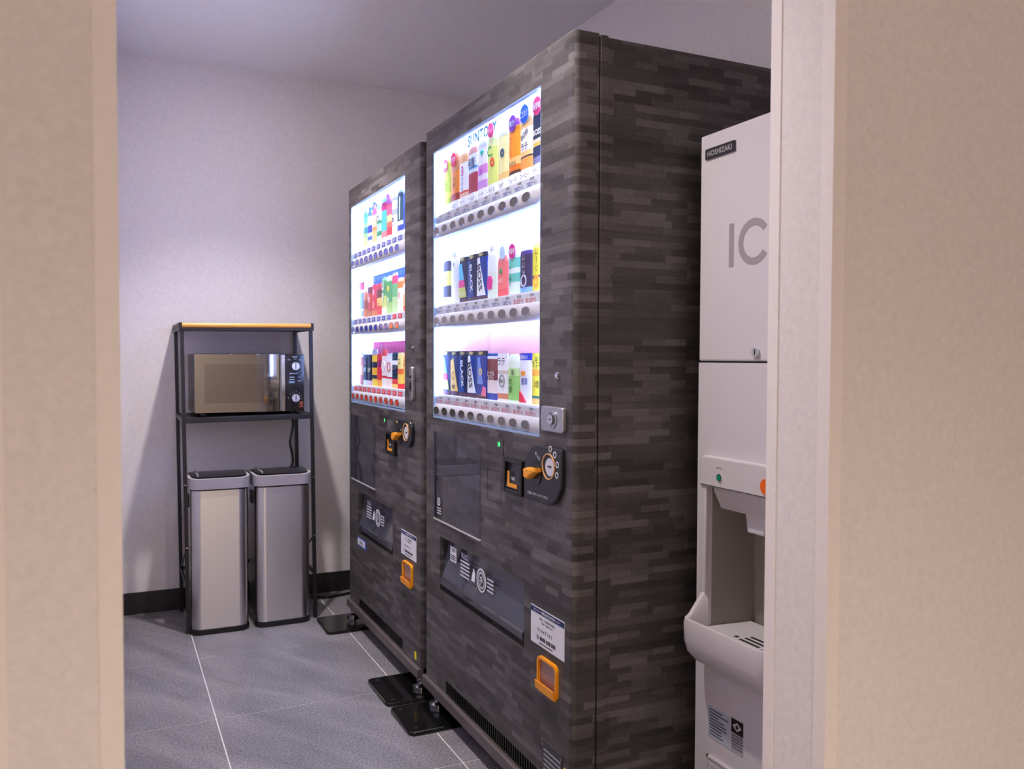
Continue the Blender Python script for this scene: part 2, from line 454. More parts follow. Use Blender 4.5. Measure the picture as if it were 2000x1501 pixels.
def bottle_card(mb, prof, bands, h, bulge, back, extra_m=None):
    """shallow-relief dummy: prof [(frac, halfwidth)], bands [(frac_start, material)]"""
    fr = sorted({p[0] for p in prof} | {b[0] for b in bands})
    def hw(f):
        for (f0, w0), (f1, w1) in zip(prof, prof[1:]):
            if f0 <= f <= f1: return w0 + (w1 - w0) * (f - f0) / max(1e-9, f1 - f0)
        return prof[-1][1]
    NX = 7
    for f0, f1 in zip(fr, fr[1:]):
        fm = (f0 + f1) / 2
        m = [b[1] for b in bands if b[0] <= fm][-1]
        vs = []
        for f in (f0, f1):
            w = hw(f)
            for i in range(NX):
                q = -1 + 2 * i / (NX - 1)
                vs.append((q * w, -bulge * (w / 0.03) * math.sqrt(max(0, 1 - q * q * 0.96)), f * h))
            vs.append((w, back, f * h)); vs.append((-w, back, f * h))
        k = NX + 2
        fs = [(i, (i + 1) % k, k + (i + 1) % k, k + i) for i in range(k)]
        if f0 == fr[0]: fs.append(tuple(range(k))[::-1])
        if f1 == fr[-1]: fs.append(tuple(range(k, 2 * k)))
        mb.add(vs, fs, m)

PROFS = {
    'can': [(0, .0285), (.03, .032), (.06, .034), (.93, .034), (.97, .0315), (1, .0295)],
    'pet': [(0, .029), (.03, .0315), (.72, .0315), (.82, .0285), (.89, .020), (.92, .0135), (1, .0135)],
    'tall': [(0, .031), (.03, .0325), (.86, .0325), (.93, .029), (1, .020)],
    'box': [(0, .0325), (1, .0325)],
    'slim': [(0, .021), (.04, .024), (.9, .024), (.95, .02), (1, .019)],
    'cup': [(0, .026), (.8, .032), (.82, .033), (1, .033)],
}
KNAME = {'can': 'drink_can', 'pet': 'drink_bottle', 'tall': 'drink_bottle', 'box': 'drink_card', 'slim': 'drink_bottle', 'cup': 'drink_cup'}
KCAT = {'can': 'can', 'pet': 'bottle', 'tall': 'bottle', 'box': 'drink card', 'slim': 'bottle', 'cup': 'cup'}

def product(org, u, z, d, spec, label, group):
    kind = spec['k']; h = spec['h']
    bands = [(f, ink(c)) for f, c in spec['b']]
    mb = MB(); bulge = 0.003 if kind in ('can', 'box') else 0.0045
    bottle_card(mb, PROFS[kind], bands, h, bulge, 0.004)
    root = mb.build(KNAME[kind], None, angle=40, label=label, category=KCAT[kind], group=group)
    root.location = (org[0] + d, org[1] - u, z); root.rotation_euler = (0, 0, RZ)
    yo = -bulge * 1.15 - 0.0008
    for e in spec.get('e', []):
        t = e[0]; q = MB()
        if t == 'disc':      # round sticker with optional words
            _, x, f, r, c = e[:5]
            q.cyl((x, f * h), 'y', r, yo - 0.0022, yo - 0.0004, ink(c), n=20)
            if len(e) > 5: q.text(e[5], r * 0.75, x, yo - 0.0026, f * h, WHITEINK, maxw=r * 1.7)
            q.build('round_sticker', root)
        elif t == 'text':
            _, s, hh, x, f, c = e[:6]
            q.text(s, hh, x, yo - 0.0008, f * h, ink(c), rot=e[6] if len(e) > 6 else 0, maxw=e[7] if len(e) > 7 else 0.054)
            q.build('lettering', root, smooth=False)
        elif t == 'poly':
            q.prism([(x, f * h) for x, f in e[1]], 'y', yo - 0.0003, yo + 0.003, ink(e[2]))
            q.build('printed_panel', root, smooth=False)
        elif t == 'ring':
            _, x, f, r0, r1, c = e
            q.ring((x, f * h), 'y', r0, r1, yo - 0.0006, yo + 0.001, ink(c), n=20)
            q.build('printed_ring', root)
        elif t == 'cap':
            w = PROFS[kind][-1][1] + 0.0012
            q.box(-w, w, -0.004, 0.005, h * (e[2] if len(e) > 2 else 0.92), h * 1.0, ink(e[1]), bev=0.0015)
            q.build('cap', root)
    return root

W_ = (240, 240, 242)
def vtext(s, hh, x, f, c): return ('text', s, hh, x, f, c, -PI / 2, 0.11)

def vending(P):
    X, Y0, W = P['X'], P['Y0'], P['W']
    t = thing('vending_machine', P['label'], 'vending machine', (X, Y0, 0), RZ)
    zt = P['top']; zb = 0.088
    DT = 0.062; r = 0.014
    w0, w1, wz0, wz1 = P['win']; c0, c1, cz0, cz1 = P['chute']
    # --- door: skin with holes and rounded upright edges
    mb = MB()
    vx0, vx1, vz0, vz1 = P['vent']
    holed_panel(mb, r, W - r, zb, zt, [(w0, w1, wz0, wz1, 0.008), (c0, c1, cz0, cz1, 0.05), (vx0, vx1, vz0, vz1, 0.03)], 0, WRAP)
    for sx, x in ((1, r), (-1, W - r)):
        pts = [(x - sx * r * math.sin(a), r - r * math.cos(a)) for a in [PI / 2 * k / 6 for k in range(7)]] + [(x - sx * r, DT)]
        vs = [(p[0], p[1], z) for p in pts for z in (zb, zt)]
        mb.add(vs, [(2 * i, 2 * i + 1, 2 * i + 3, 2 * i + 2) if sx > 0 else (2 * i, 2 * i + 2, 2 * i + 3, 2 * i + 1) for i in range(len(pts) - 1)], WRAP)
    for z in (zb, zt):
        pts = [(r - r * math.sin(a), r - r * math.cos(a)) for a in [PI / 2 * k / 6 for k in range(7)]]
        out = [(0, DT)] + pts[::-1] + [(W - p[0], p[1]) for p in pts] + [(W, DT)]
        mb.add([(p[0], p[1], z) for p in out], [tuple(range(len(out)))], WRAP)
    mb.add([(0, DT, zb), (W, DT, zb), (W, DT, zb + 0.02), (0, DT, zb + 0.02)], [(0, 1, 2, 3)], BLKPL)
    mb.build('door', t, angle=50)
    if P.get('edge'):
        MB().box(0.004, W - 0.012, 0.003, 0.02, zt, zt + 0.003, mat('aluminium_edge', (214, 208, 204), 0.3, metal=0.6)).build('top_edge_strip', t)
    # --- cabinet
    D = P['D']
    mb = MB(); x0, x1, y0, z0, z1 = 0.004, W - 0.004, DT + 0.004, 0.075, zt - 0.004
    holed_panel(mb, x0, x1, z0, z1, [(w0 - .031, w1 + .031, wz0 - .026, min(zt - .007, wz1 + .055), .04)], y0, WRAP)
    mb.add([(x0, y0, z0), (x0, D, z0), (x0, D, z1), (x0, y0, z1), (x1, y0, z0), (x1, D, z0), (x1, D, z1), (x1, y0, z1)],
           [(0, 3, 2, 1), (4, 5, 6, 7), (3, 7, 6, 2), (1, 2, 6, 5), (0, 1, 5, 4)], WRAP)
    mb.build('cabinet', t, smooth=False)
    for x0, x1 in ((-0.0015, 0.012), (W - 0.012, W + 0.0015)):
        mb = MB(); mb.box(x0, x1, DT + 0.004, DT + 0.024, 0.075, zt - 0.002, WRAP, bev=0.001); mb.build('cabinet_frame', t)
    mb = MB()
    for g0, g1, h0, h1 in ((0.002, 0.012, zb, zt - .006), (W - .012, W - .002, zb, zt - .006), (.012, W - .012, zb, zb + .01), (.012, W - .012, zt - .011, zt - .006)): mb.box(g0, g1, DT - .002, DT + .006, h0, h1, DARK)
    mb.build('door_gasket', t, smooth=False)
    # --- kick board, feet
    mb = MB(); mb.box(-0.004, W - 0.004, -0.012, 0.012, 0.053, 0.087, mat('kick_film', (92, 84, 84), 0.4, noise=0.12, nscale=30), bev=0.003)
    mb.build('kick_board', t)
    MB().box(0.01, W - 0.01, 0.02, D - 0.02, 0.058, 0.075, BLKPL).build('underframe', t, smooth=False)
    for fx in P['feet']:
        mb = MB(); mb.cyl((fx, 0.010), 'z', 0.027, 0.0125, 0.022, CHROME, n=20); mb.cyl((fx, 0.010), 'z', 0.027, 0.022, 0.030, CHROME, n=20, r2=0.012)
        mb.cyl((fx, 0.010), 'z', 0.009, 0.030, 0.06, CHROME, n=12); mb.cyl((fx, 0.010), 'z', 0.016, 0.036, 0.045, CHROME, n=6)
        mb.build('levelling_foot', t)
    # --- vent grille
    mb = MB(); mb.box(vx0, vx1, 0.028, 0.03, vz0, vz1, DARK)
    n = int((vx1 - vx0) / 0.014)
    for i in range(n):
        x = vx0 + (i + 0.5) * (vx1 - vx0) / n
        mb.box(x - 0.003, x + 0.003, 0.001, 0.02, vz0, vz1, mat('grille_steel', P['grille'], 0.35, metal=0.7))
    mb.build('vent_grille', t, smooth=False)
    # --- display case
    i0, i1, iz0, iz1, idp = w0 - 0.026, w1 + 0.026, wz0 - 0.02, min(zt - 0.012, wz1 + 0.05), 0.094
    dc = MB()
    dc.box(i0 - 0.004, i0, 0.0085, idp, iz0, iz1, WHITEPL); dc.box(i1, i1 + 0.004, 0.0085, idp, iz0, iz1, WHITEPL)
    dc.box(i0, i1, 0.0085, idp, iz0 - 0.004, iz0, WHITEPL); dc.box(i0, i1, 0.0085, idp, iz1, iz1 + 0.004, WHITEPL)
    case = dc.build('display_case', t, smooth=False)
    rows = P['rows']
    lim = [iz1] + [rw['zb'] for rw in rows[:-1]]
    for k, rw in enumerate(rows):
        zlo, zhi = rw['zb'], lim[k] - (0.006 if k else 0)
        MB().box(i0, i1, idp - 0.006, idp, zlo, zhi, mat('added_glow_panel', (182, 202, 255), 0.4, emit=1.7)).build('back_panel', case, smooth=False)  # emission added to the plain back panel to brighten the display and room
        if rw.get('banner'):
            bc, b0, b1, z0, z1, words, wc = rw['banner']
            q = MB(); q.box(b0, b1, idp - 0.0075, idp - 0.006, z0, z1, ink(bc))
            if words:
                n = int((b1 - b0) / 0.05)
                for i in range(n):
                    for j in (0, 1):
                        q.text(words, 0.014, b0 + (i + 0.5) * (b1 - b0) / n, idp - 0.0082, z1 - 0.018 - j * 0.03, ink(wc), maxw=0.034)
            if rw.get('flame'):
                for i in range(18):
                    x = b0 + (i + 0.5) * (b1 - b0) / 18; hh = random.uniform(.02, .055); rr = (b1 - b0) / 30
                    q.prism([(x - rr, z0), (x + rr, z0), (x + rr * .8, z0 + hh * .5), (x + rr * .1, z0 + hh), (x - rr * .7, z0 + hh * .45)], 'y', idp - 0.0085, idp - 0.007, ink(random.choice(rw['flame'])))
            q.build('banner', case, smooth=False)
        # led strip above this row
        zz = iz1 - 0.002 if k == 0 else lim[k] - 0.0535
        MB().box(i0 + 0.01, i1 - 0.01, 0.018, 0.030, zz - 0.004, zz, LED).build('led_strip', case, smooth=False)
    if P.get('header'):
        q = MB(); P['header'](q, idp - 0.0085); q.build('header_lettering', case, smooth=False)
    q = MB(); q.box(w0 + 0.001, w0 + 0.009, 0.0106, 0.0136, wz0 + 0.02, wz1 - 0.008, EDGELED); q.build('led_strip', case, smooth=False)
    q = MB(); q.box(w1 - 0.009, w1 - 0.001, 0.0106, 0.0136, wz0 + 0.02, wz1 - 0.008, EDGELED); q.build('led_strip', case, smooth=False)
    # window bezel and pane
    q = MB(); bz = mat('pale_blue_bezel', (150, 176, 214), 0.25); e = 0.006
    q.box(w0, w1, 0.001, 0.009, wz0, wz0 + e, bz); q.box(w0, w1, 0.001, 0.009, wz1 - e, wz1, bz)
    q.box(w0, w0 + e, 0.001, 0.009, wz0 + e, wz1 - e, bz); q.box(w1 - e * .6, w1, 0.001, 0.009, wz0 + e, wz1 - e, bz)
    q.build('window_bezel', t, smooth=False)
    MB().box(w0 + e, w1 - e * .6, 0.0092, 0.0102, wz0 + e, wz1 - e, GLASS).build('window_pane', t, smooth=False)
    # --- button bars
    roll = mat('bar_silver', (206, 206, 212), 0.32, metal=0.25)
    strip = mat('price_strip', (216, 217, 228), 0.4)
    for k, rw in enumerate(rows):
        zb_, zc = rw['zb'], rw['zc']
        q = MB()
        q.box(w0 - 0.003, w1 + 0.003, 0.0125, 0.086, zb_ - 0.004, zb_, WHITEPL)
        q.box(w0 - 0.003, w1 + 0.003, 0.0105, 0.0145, zb_ - 0.028, zb_ - 0.0045, strip)
        prof = [(0.026, zc + 0.023), (0.026, zc - 0.023)] + [(0.014 - 0.013 * math.cos(a), zc + 0.023 * math.sin(a)) for a in [-PI / 2 + PI * j / 10 for j in range(11)]]
        q.prism(prof, 'x', w0 + 0.004, w1 - 0.004, roll)
        bar = q.build('button_bar', t, angle=30)
        src = {}
        for i in range(10):
            u = P['u0'] + P['du'] * i
            bc = rw['btn'][i]
            if bc not in src:
                q = MB(); q.ring((0, 0), 'y', 0.0112, 0.0126, -0.0028, 0.004, CHROME if bc == 'k' else mat('button_rim', (150, 152, 165), .25, metal=.8), n=20)
                XS = Matrix.Diagonal((1.95, 1, 1)); lens = {'k': mat('smoked_button', (84, 78, 80), 0.1, coat=1.0), 'b': mat('blue_button', (52, 66, 190), 0.15, coat=1), 'r': mat('red_button', (226, 74, 46), 0.15, coat=1)}[bc]
                q.cyl((0, 0), 'y', 0.0113, -0.0022, 0.004, lens, n=20)
                q.v = [tuple(XS @ Vector(p)) for p in q.v]; b = q.build('button', bar); b.location = (u, 0.0025, zc); src[bc] = b
            else: inst(src[bc], 'button', bar, (u, 0.0025, zc))
            tc = rw['tag'][i]; key = 't' + tc
            cold = tc == 'c'
            if key not in src:
                q = MB()
                if P['tagstyle'] == 'text':
                    q.text('¥130', 0.0075, 0.004, 0, 0.0065, BLACKINK, maxw=0.022)
                    q.text('つめた〜い' if cold else 'あったか〜い', 0.0135, 0, 0, -0.005, BLUEINK if cold else REDINK, maxw=0.056)
                else:
                    q.prism(rrect(-0.02, 0.02, -0.008, 0.008, 0.004), 'y', -0.001, 0.001, ink((86, 96, 176) if cold else (222, 48, 72)))
                    q.text('¥130', 0.008, 0, -0.0013, 0, WHITEINK, maxw=0.03)
                b = q.build('price_tag', bar, smooth=False); b.location = (u + 0.01, 0.0100, zb_ - 0.0155); src[key] = b
            else: inst(src[key], 'price_tag', bar, (u + 0.01, 0.0100, zb_ - 0.0155))
    # --- clear poster panel
    p0, p1, pz0, pz1 = P['pane']
    q = MB(); q.prism(rrect(p0, p1, pz0, pz1, (0.004, 0.004, 0.016, 0.004)), 'y', -0.0042, -0.0012, ACRYL); pane = q.build('poster_panel', t)
    q = MB(); q.box(p0 - 0.003, p0 + 0.010, -0.0048, -0.0005, pz0 + .004, pz1, mat('panel_edge_dark', (40, 42, 58), 0.2)); q.build('panel_edge', pane)
    q = MB(); q.box(p0 - 0.002, p1, -0.0050, -0.0005, pz0 - 0.004, pz0, mat('panel_edge_pale', (206, 202, 200), 0.25)); q.build('panel_edge', pane)
    if P['near']:
        q = MB(); q.ring((p0 + 0.045, pz0 + 0.058), 'y', 0.009, 0.0125, -0.0048, -0.0043, WHITEINK, n=20); q.text('0', 0.012, p0 + 0.045, -0.0047, pz0 + 0.058, WHITEINK)
        for i in range(3): q.box(p0 + 0.030, p0 + 0.064, -0.0047, -0.0043, pz0 + 0.020 + i * 0.008, pz0 + 0.0225 + i * 0.008, WHITEINK)
        q.build('printed_mark', pane, smooth=False)
    # --- money area
    d0, d1, dz0, dz1 = P['disp']
    q = MB(); q.prism(rrect(d0, d1, dz0, dz1, 0.002), 'y', -0.002, 0.004, mat('display_window', P['dispcol'], 0.15)); disp = q.build('price_display', t)
    q = MB(); q.text(P['digits'], 0.013, d1 - 0.026, -0.0026, dz1 - 0.016, emat('green_led', (70, 255, 130), 3.0), maxw=0.03); q.build('green_digits', disp, smooth=False, label='glowing green digits')
    s0, s1, sz0, sz1 = P['slot']
    q = MB(); fr = mat('groove_dark', (46, 42, 44), 0.5); 
    for bx in ((s0, s1, sz0, sz0 + .002), (s0, s1, sz1 - .002, sz1), (s0, s0 + .0015, sz0, sz1), (s1 - .0015, s1, sz0, sz1)): q.box(bx[0], bx[1], -0.0008, 0.002, bx[2], bx[3], fr)
    q.build('blank_cover_groove', t, smooth=False)
    b0, b1, bz0, bz1 = P['bill']
    q = MB()
    for bx in ((b0, b0 + .012, bz0, bz1), (b1 - .012, b1, bz0, bz1), (b0 + .012, b1 - .012, bz0, bz0 + .012), (b0 + .012, b1 - .012, bz1 - .010, bz1)):
        q.box(bx[0], bx[1], -0.014, 0.001, bx[2], bx[3], BLKPL, bev=0.002)
    bill = q.build('bill_acceptor', t)
    q = MB(); q.prism([(-0.001, bz0 + .012), (-0.001, bz1 - .012), (-0.002, bz1 - .03), (-0.011, bz0 + .014)], 'x', b0 + .012, b1 - .012, mat('acceptor_throat', (46, 46, 52), 0.3)); q.build('throat', bill)
    bm_ = (b0 + b1) / 2; bzm = (bz0 + bz1) / 2
    q = MB(); q.box(bm_ - .028, bm_ + .03, -.0125, -.0118, bzm - .028, bzm - .018, ORANGE); q.box(bm_ - .028, bm_ - .018, -.0118, -.0105, bzm - .018, bzm + .012, ORANGE)
    q.text('1000', 0.008, bm_ + .008, -.0130, bzm - .004, WHITEINK, maxw=.03); q.build('bill_icon', bill, smooth=False)
    k0, k1, kz0, kz1 = P['coin']
    hgt = kz1 - kz0
    if P['near']: outl = rrect(k0, k1, kz0, kz1, (0.006, hgt * .52, 0.008, hgt * .58), 9)
    else: outl = rrect(k0, k1, kz0, kz1, (hgt * .45, hgt * .5, hgt * .3, 0.006), 9)
    q = MB(); q.prism(outl, 'y', -0.012, 0.001, mat('coin_panel_black', (30, 31, 40), 0.3), bev=0.003); coin = q.build('coin_panel', t)
    rx, rz_ = P['ring']
    q = MB(); q.ring((rx, rz_), 'y', 0.0288, 0.0312, -0.0150, -0.011, mat('ring_amber', (226, 172, 116), 0.3), n=32); q.build('coin_ring', coin)
    q = MB(); q.cyl((rx, rz_), 'y', 0.0288, -0.0125, -0.0118, BLKPL, n=28); q.cyl((rx + .006, rz_ - .001), 'y', 0.0215, -0.0135, -0.0124, mat('coin_plate', (206, 206, 218), 0.4), n=28); q.box(rx - 0.002, rx + 0.016, -0.0145, -0.0134, rz_ - 0.0015, rz_ + 0.0025, BLKPL)
    q.build('coin_slot', coin)
    lx, lz = P['lever']
    q = MB(); q.cyl((lx, lz), 'y', 0.030, -0.0140, -0.0110, mat('lever_well', (16, 16, 18), 0.25), n=28); q.build('lever_well', coin)
    q = MB()
    q.prism([(lx - .030, lz - .012), (lx - .012, lz - .016), (lx + .012, lz - .002), (lx + .034, lz + .006), (lx + .034, lz + .016), (lx + .010, lz + .012), (lx - .012, lz + .013), (lx - .030, lz + .008)], 'y', -0.034, -0.013, ORANGE, bev=0.004)
    q.build('return_lever', coin, label='orange coin return lever')
    q = MB()
    if P['near']:
        q.text('硬貨は一枚ずつ入れてください', 0.0075, (k0 + k1) / 2 - .02, -0.0125, kz0 + .017, WHITEINK, maxw=.11); q.build('lettering', coin, smooth=False); q = MB()
        for j, n_ in enumerate(('500', '100', '50', '10')):
            a = math.radians(80 - j * 34); cm = MB(); cm.ring((rx + .043 * math.cos(a), rz_ + .043 * math.sin(a)), 'y', .0055, .0075, -.0128, -.0121, WHITEINK, n=14); cm.build('coin_mark', coin)
        q.text('おつり', 0.009, lx + .008, -0.0125, lz + .042, WHITEINK, rot=-.6, maxw=.04)
    else:
        q.text('硬貨', .010, k0 + .03, -.0125, kz1 - .012, ink((236, 190, 90)))
    q.build('lettering', coin, smooth=False)
    # --- lock and sensor knob
    if P['near']:
        l0, l1, lz0, lz1 = P['lock']
        q = MB(); q.prism(rrect(l0, l1, lz0, lz1, .010), 'y', -.012, .001, SILVER, bev=.003); lk = q.build('lock_plate', t)
        lc, lzc = (l0 + l1) / 2 + .006, (lz0 + lz1) / 2
        q = MB(); q.ring((lc, lzc), 'y', .017, .022, -.0145, -.011, SILVER, n=24); q.cyl((lc, lzc), 'y', .012, -.019, -.011, CHROME, n=20); q.box(lc - .006, lc + .006, -.0195, -.0188, lzc - .0012, lzc + .0012, DARK); q.build('key_cylinder', lk)
    else:
        l0, l1, lz0, lz1 = P['lock']
        q = MB(); q.prism(rrect(l0, l1, lz0, lz1, .013), 'y', -.012, .001, SILVER, bev=.003); lk = q.build('lock_plate', t)
        lc = (l0 + l1) / 2
        q = MB(); q.prism([(lc - .009, lz1 - .03), (lc + .009, lz1 - .03), (lc + .009, lz1 - .075), (lc, lz1 - .085), (lc - .009, lz1 - .075)], 'y', -.0135, -.011, DARK); q.cyl((lc, lz1 - .05), 'y', .009, -.017, -.011, CHROME, n=18); q.build('key_cylinder', lk)
    kx, kz = P['knob']
    q = MB(); q.cyl((kx, kz), 'y', .0085, -.003, .001, CHROME, n=18); q.cyl((kx, kz), 'y', .0085, -.006, -.003, CHROME, n=18, r2=.0085) if False else q.cyl((kx, kz), 'y', .006, -.007, -.003, CHROME, n=18)
    q.build('lock_cap', t)
    # --- delivery chute
    q = MB()
    q.add([(c0, .05, cz0), (c1, .05, cz0), (c1, .05, cz1), (c0, .05, cz1)], [(0, 1, 2, 3)], DARK)
    ch = q.build('chute_back', t, smooth=False)
    q = MB(); fz = cz0 + 0.032
    q.prism([(0.030, cz1 - 0.003), (0.012, fz + .05), (0.004, fz + .012), (0.006, fz + .012), (0.014, fz + .05), (0.032, cz1 - 0.003)], 'x', c0 + .008, c1 - .004, SMOKE); flap = q.build('chute_flap', t, label='smoked clear flap')
    q = MB(); q.prism([(0.002, fz + .012), (-0.003, fz + .006), (-0.003, fz - .010), (0.010, cz0 + .004), (0.016, cz0 + .004), (0.010, fz + .012)], 'x', c0 + .006, c1 - .004, mat('flap_lip', (58, 58, 68), 0.18, coat=0.6)); q.build('flap_lip', flap)
    pr = MB(); cx = c0 + (c1 - c0) * (0.52 if P['near'] else 0.55); czm = (cz0 + cz1) / 2 + .018
    yy = 0.007
    pr.ring((cx, czm), 'y', .030, .034, yy, yy + .0005, WHITEINK, n=32); pr.ring((cx, czm), 'y', .018, .026, yy, yy + .0005, ink((176, 178, 188)), n=28); pr.text('手', .024, cx, yy - .0002, czm, WHITEINK)
    for j in range(5): pr.box(cx - .16, cx - .09, yy, yy + .0005, czm - .022 + j * .011, czm - .017 + j * .011, ink((196, 198, 208)))
    for j in range(4): pr.box(cx + .042, cx + .085, yy, yy + .0005, czm - .020 + j * .011, czm - .015 + j * .011, ink((190, 192, 202)))
    pr.text('取出口', .018, cx - .125, yy - .0002, czm + .042, ink((190, 192, 202)))
    pr.prism([(cx - .075, czm - .018), (cx - .05, czm - .018), (cx - .045, czm + .006), (cx - .055, czm + .022), (cx - .066, czm + .005)], 'y', yy, yy + .0005, WHITEINK)
    pr.build('printed_notice', flap, smooth=False)
    if P['near']:
        q = MB(); q.box(c0 + .075, c0 + .125, .0062, .0068, cz1 - .062, cz1 - .016, STICK)
        q.text('注意', .011, c0 + .1, .0058, cz1 - .026, BLACKINK)
        for j in range(3): q.box(c0 + .081, c0 + .119, .0058, .0062, cz1 - .056 + j * .006, cz1 - .053 + j * .006, BLACKINK)
        q.build('caution_sticker', flap, smooth=False)
    # --- notice sticker
    s0, s1, sz0, sz1 = P['sticker']; sm = (s0 + s1) / 2; sh = sz1 - sz0
    q = MB(); q.box(s0, s1, -.0012, .0002, sz0, sz1, STICK); q.box(s0, s1, -.0016, -.0012, sz1 - sh * .16, sz1 - sh * .02, NAVYINK)
    st = q.build('notice_sticker', t, smooth=False)
    q = MB()
    q.text('サントリー自動販売機お客様センター', sh * .085, sm, -.002, sz1 - sh * .09, WHITEINK, maxw=(s1 - s0) * .9)
    q.text('故障・つり銭切れの際は', sh * .075, sm, -.0016, sz1 - sh * .27, BLACKINK, maxw=(s1 - s0) * .6)
    q.text('下記までご連絡ください', sh * .06, sm, -.0016, sz1 - sh * .37, BLACKINK, maxw=(s1 - s0) * .55)
    q.text('9 1 0 4 7 1 4 3', sh * .10, sm - .012, -.0016, sz1 - sh * .58, BLACKINK, maxw=(s1 - s0) * .55)
    q.text('☎', sh * .12, sm - .048, -.0016, sz1 - sh * .79, BLACKINK)
    for k in range(10): q.box(sm - .036 + k * .0075 + (k > 3) * .003 + (k > 6) * .003, sm - .0305 + k * .0075 + (k > 3) * .003 + (k > 6) * .003, -.0016, -.0013, sz1 - sh * .84, sz1 - sh * .74, BLACKINK)
    q.box(sm - .04, sm + .03, -.0016, -.0013, sz1 - sh * .93, sz1 - sh * .905, BLACKINK)
    q.build('lettering', st, smooth=False)
    # --- coin return cup
    r0, r1, rz0, rz1 = P['ret']
    q = MB(); o = rrect(r0, r1, rz0, rz1, (.016, .016, .016, .016)); 
    inn = rrect(r0 + .006, r1 - .006, rz0 + .01, rz1 - .006, .012)
    n = len(o); vs = [(p[0], -.008, p[1]) for p in o] + [(p[0], -.008, p[1]) for p in inn] + [(p[0], .001, p[1]) for p in o] + [(p[0], .001, p[1]) for p in inn]
    fs = []
    for i in range(n):
        j = (i + 1) % n; fs += [(i, j, n + j, n + i), (i, 2 * n + i, 2 * n + j, j), (n + i, n + j, 3 * n + j, 3 * n + i)]
    q.add(vs, fs, ORANGE); cup = q.build('coin_return', t, angle=40)
    q = MB(); q.prism([(p[0], p[1]) for p in inn], 'y', -.002, -.0005, mat('cup_flap', (150, 108, 98), 0.2, coat=.5)); q.build('return_flap', cup)
    q = MB(); q.prism([(-.007, rz0 + .001), (-.013, rz0 + .006), (-.015, rz0 + .026), (-.012, rz0 + .026), (-.010, rz0 + .010), (-.006, rz0 + .006)], 'x', r0 + .002, r1 - .002, ORANGE); q.build('cup_lip', cup)
    for e_ in P.get('extras', []): e_(t)
    # --- samples in the display
    for k, rw in enumerate(rows):
        for i, sp in enumerate(rw['items']):
            if sp is None: continue
            product((X, Y0), P['u0'] + P['du'] * i, rw['zb'] + 0.0003, 0.037, sp, sp['l'] + ' ' + P['where'], 'drink samples ' + P['where'])
    return t

def S(k, h, l, b, *e): return dict(k=k, h=h, l=l, b=b, e=list(e))
CAPT = 0.185   # caption card share of the top-row samples
H1 = 0.180
def tallspec(l, bands, *e, cap='お茶', kind='tall'):
    bb = [(0, (244, 244, 246))] + [(CAPT + (1 - CAPT) * f, c) for f, c in bands]
    return S(kind, H1, l, bb, ('text', cap, .012, 0, .09, (70, 66, 72)), *e)

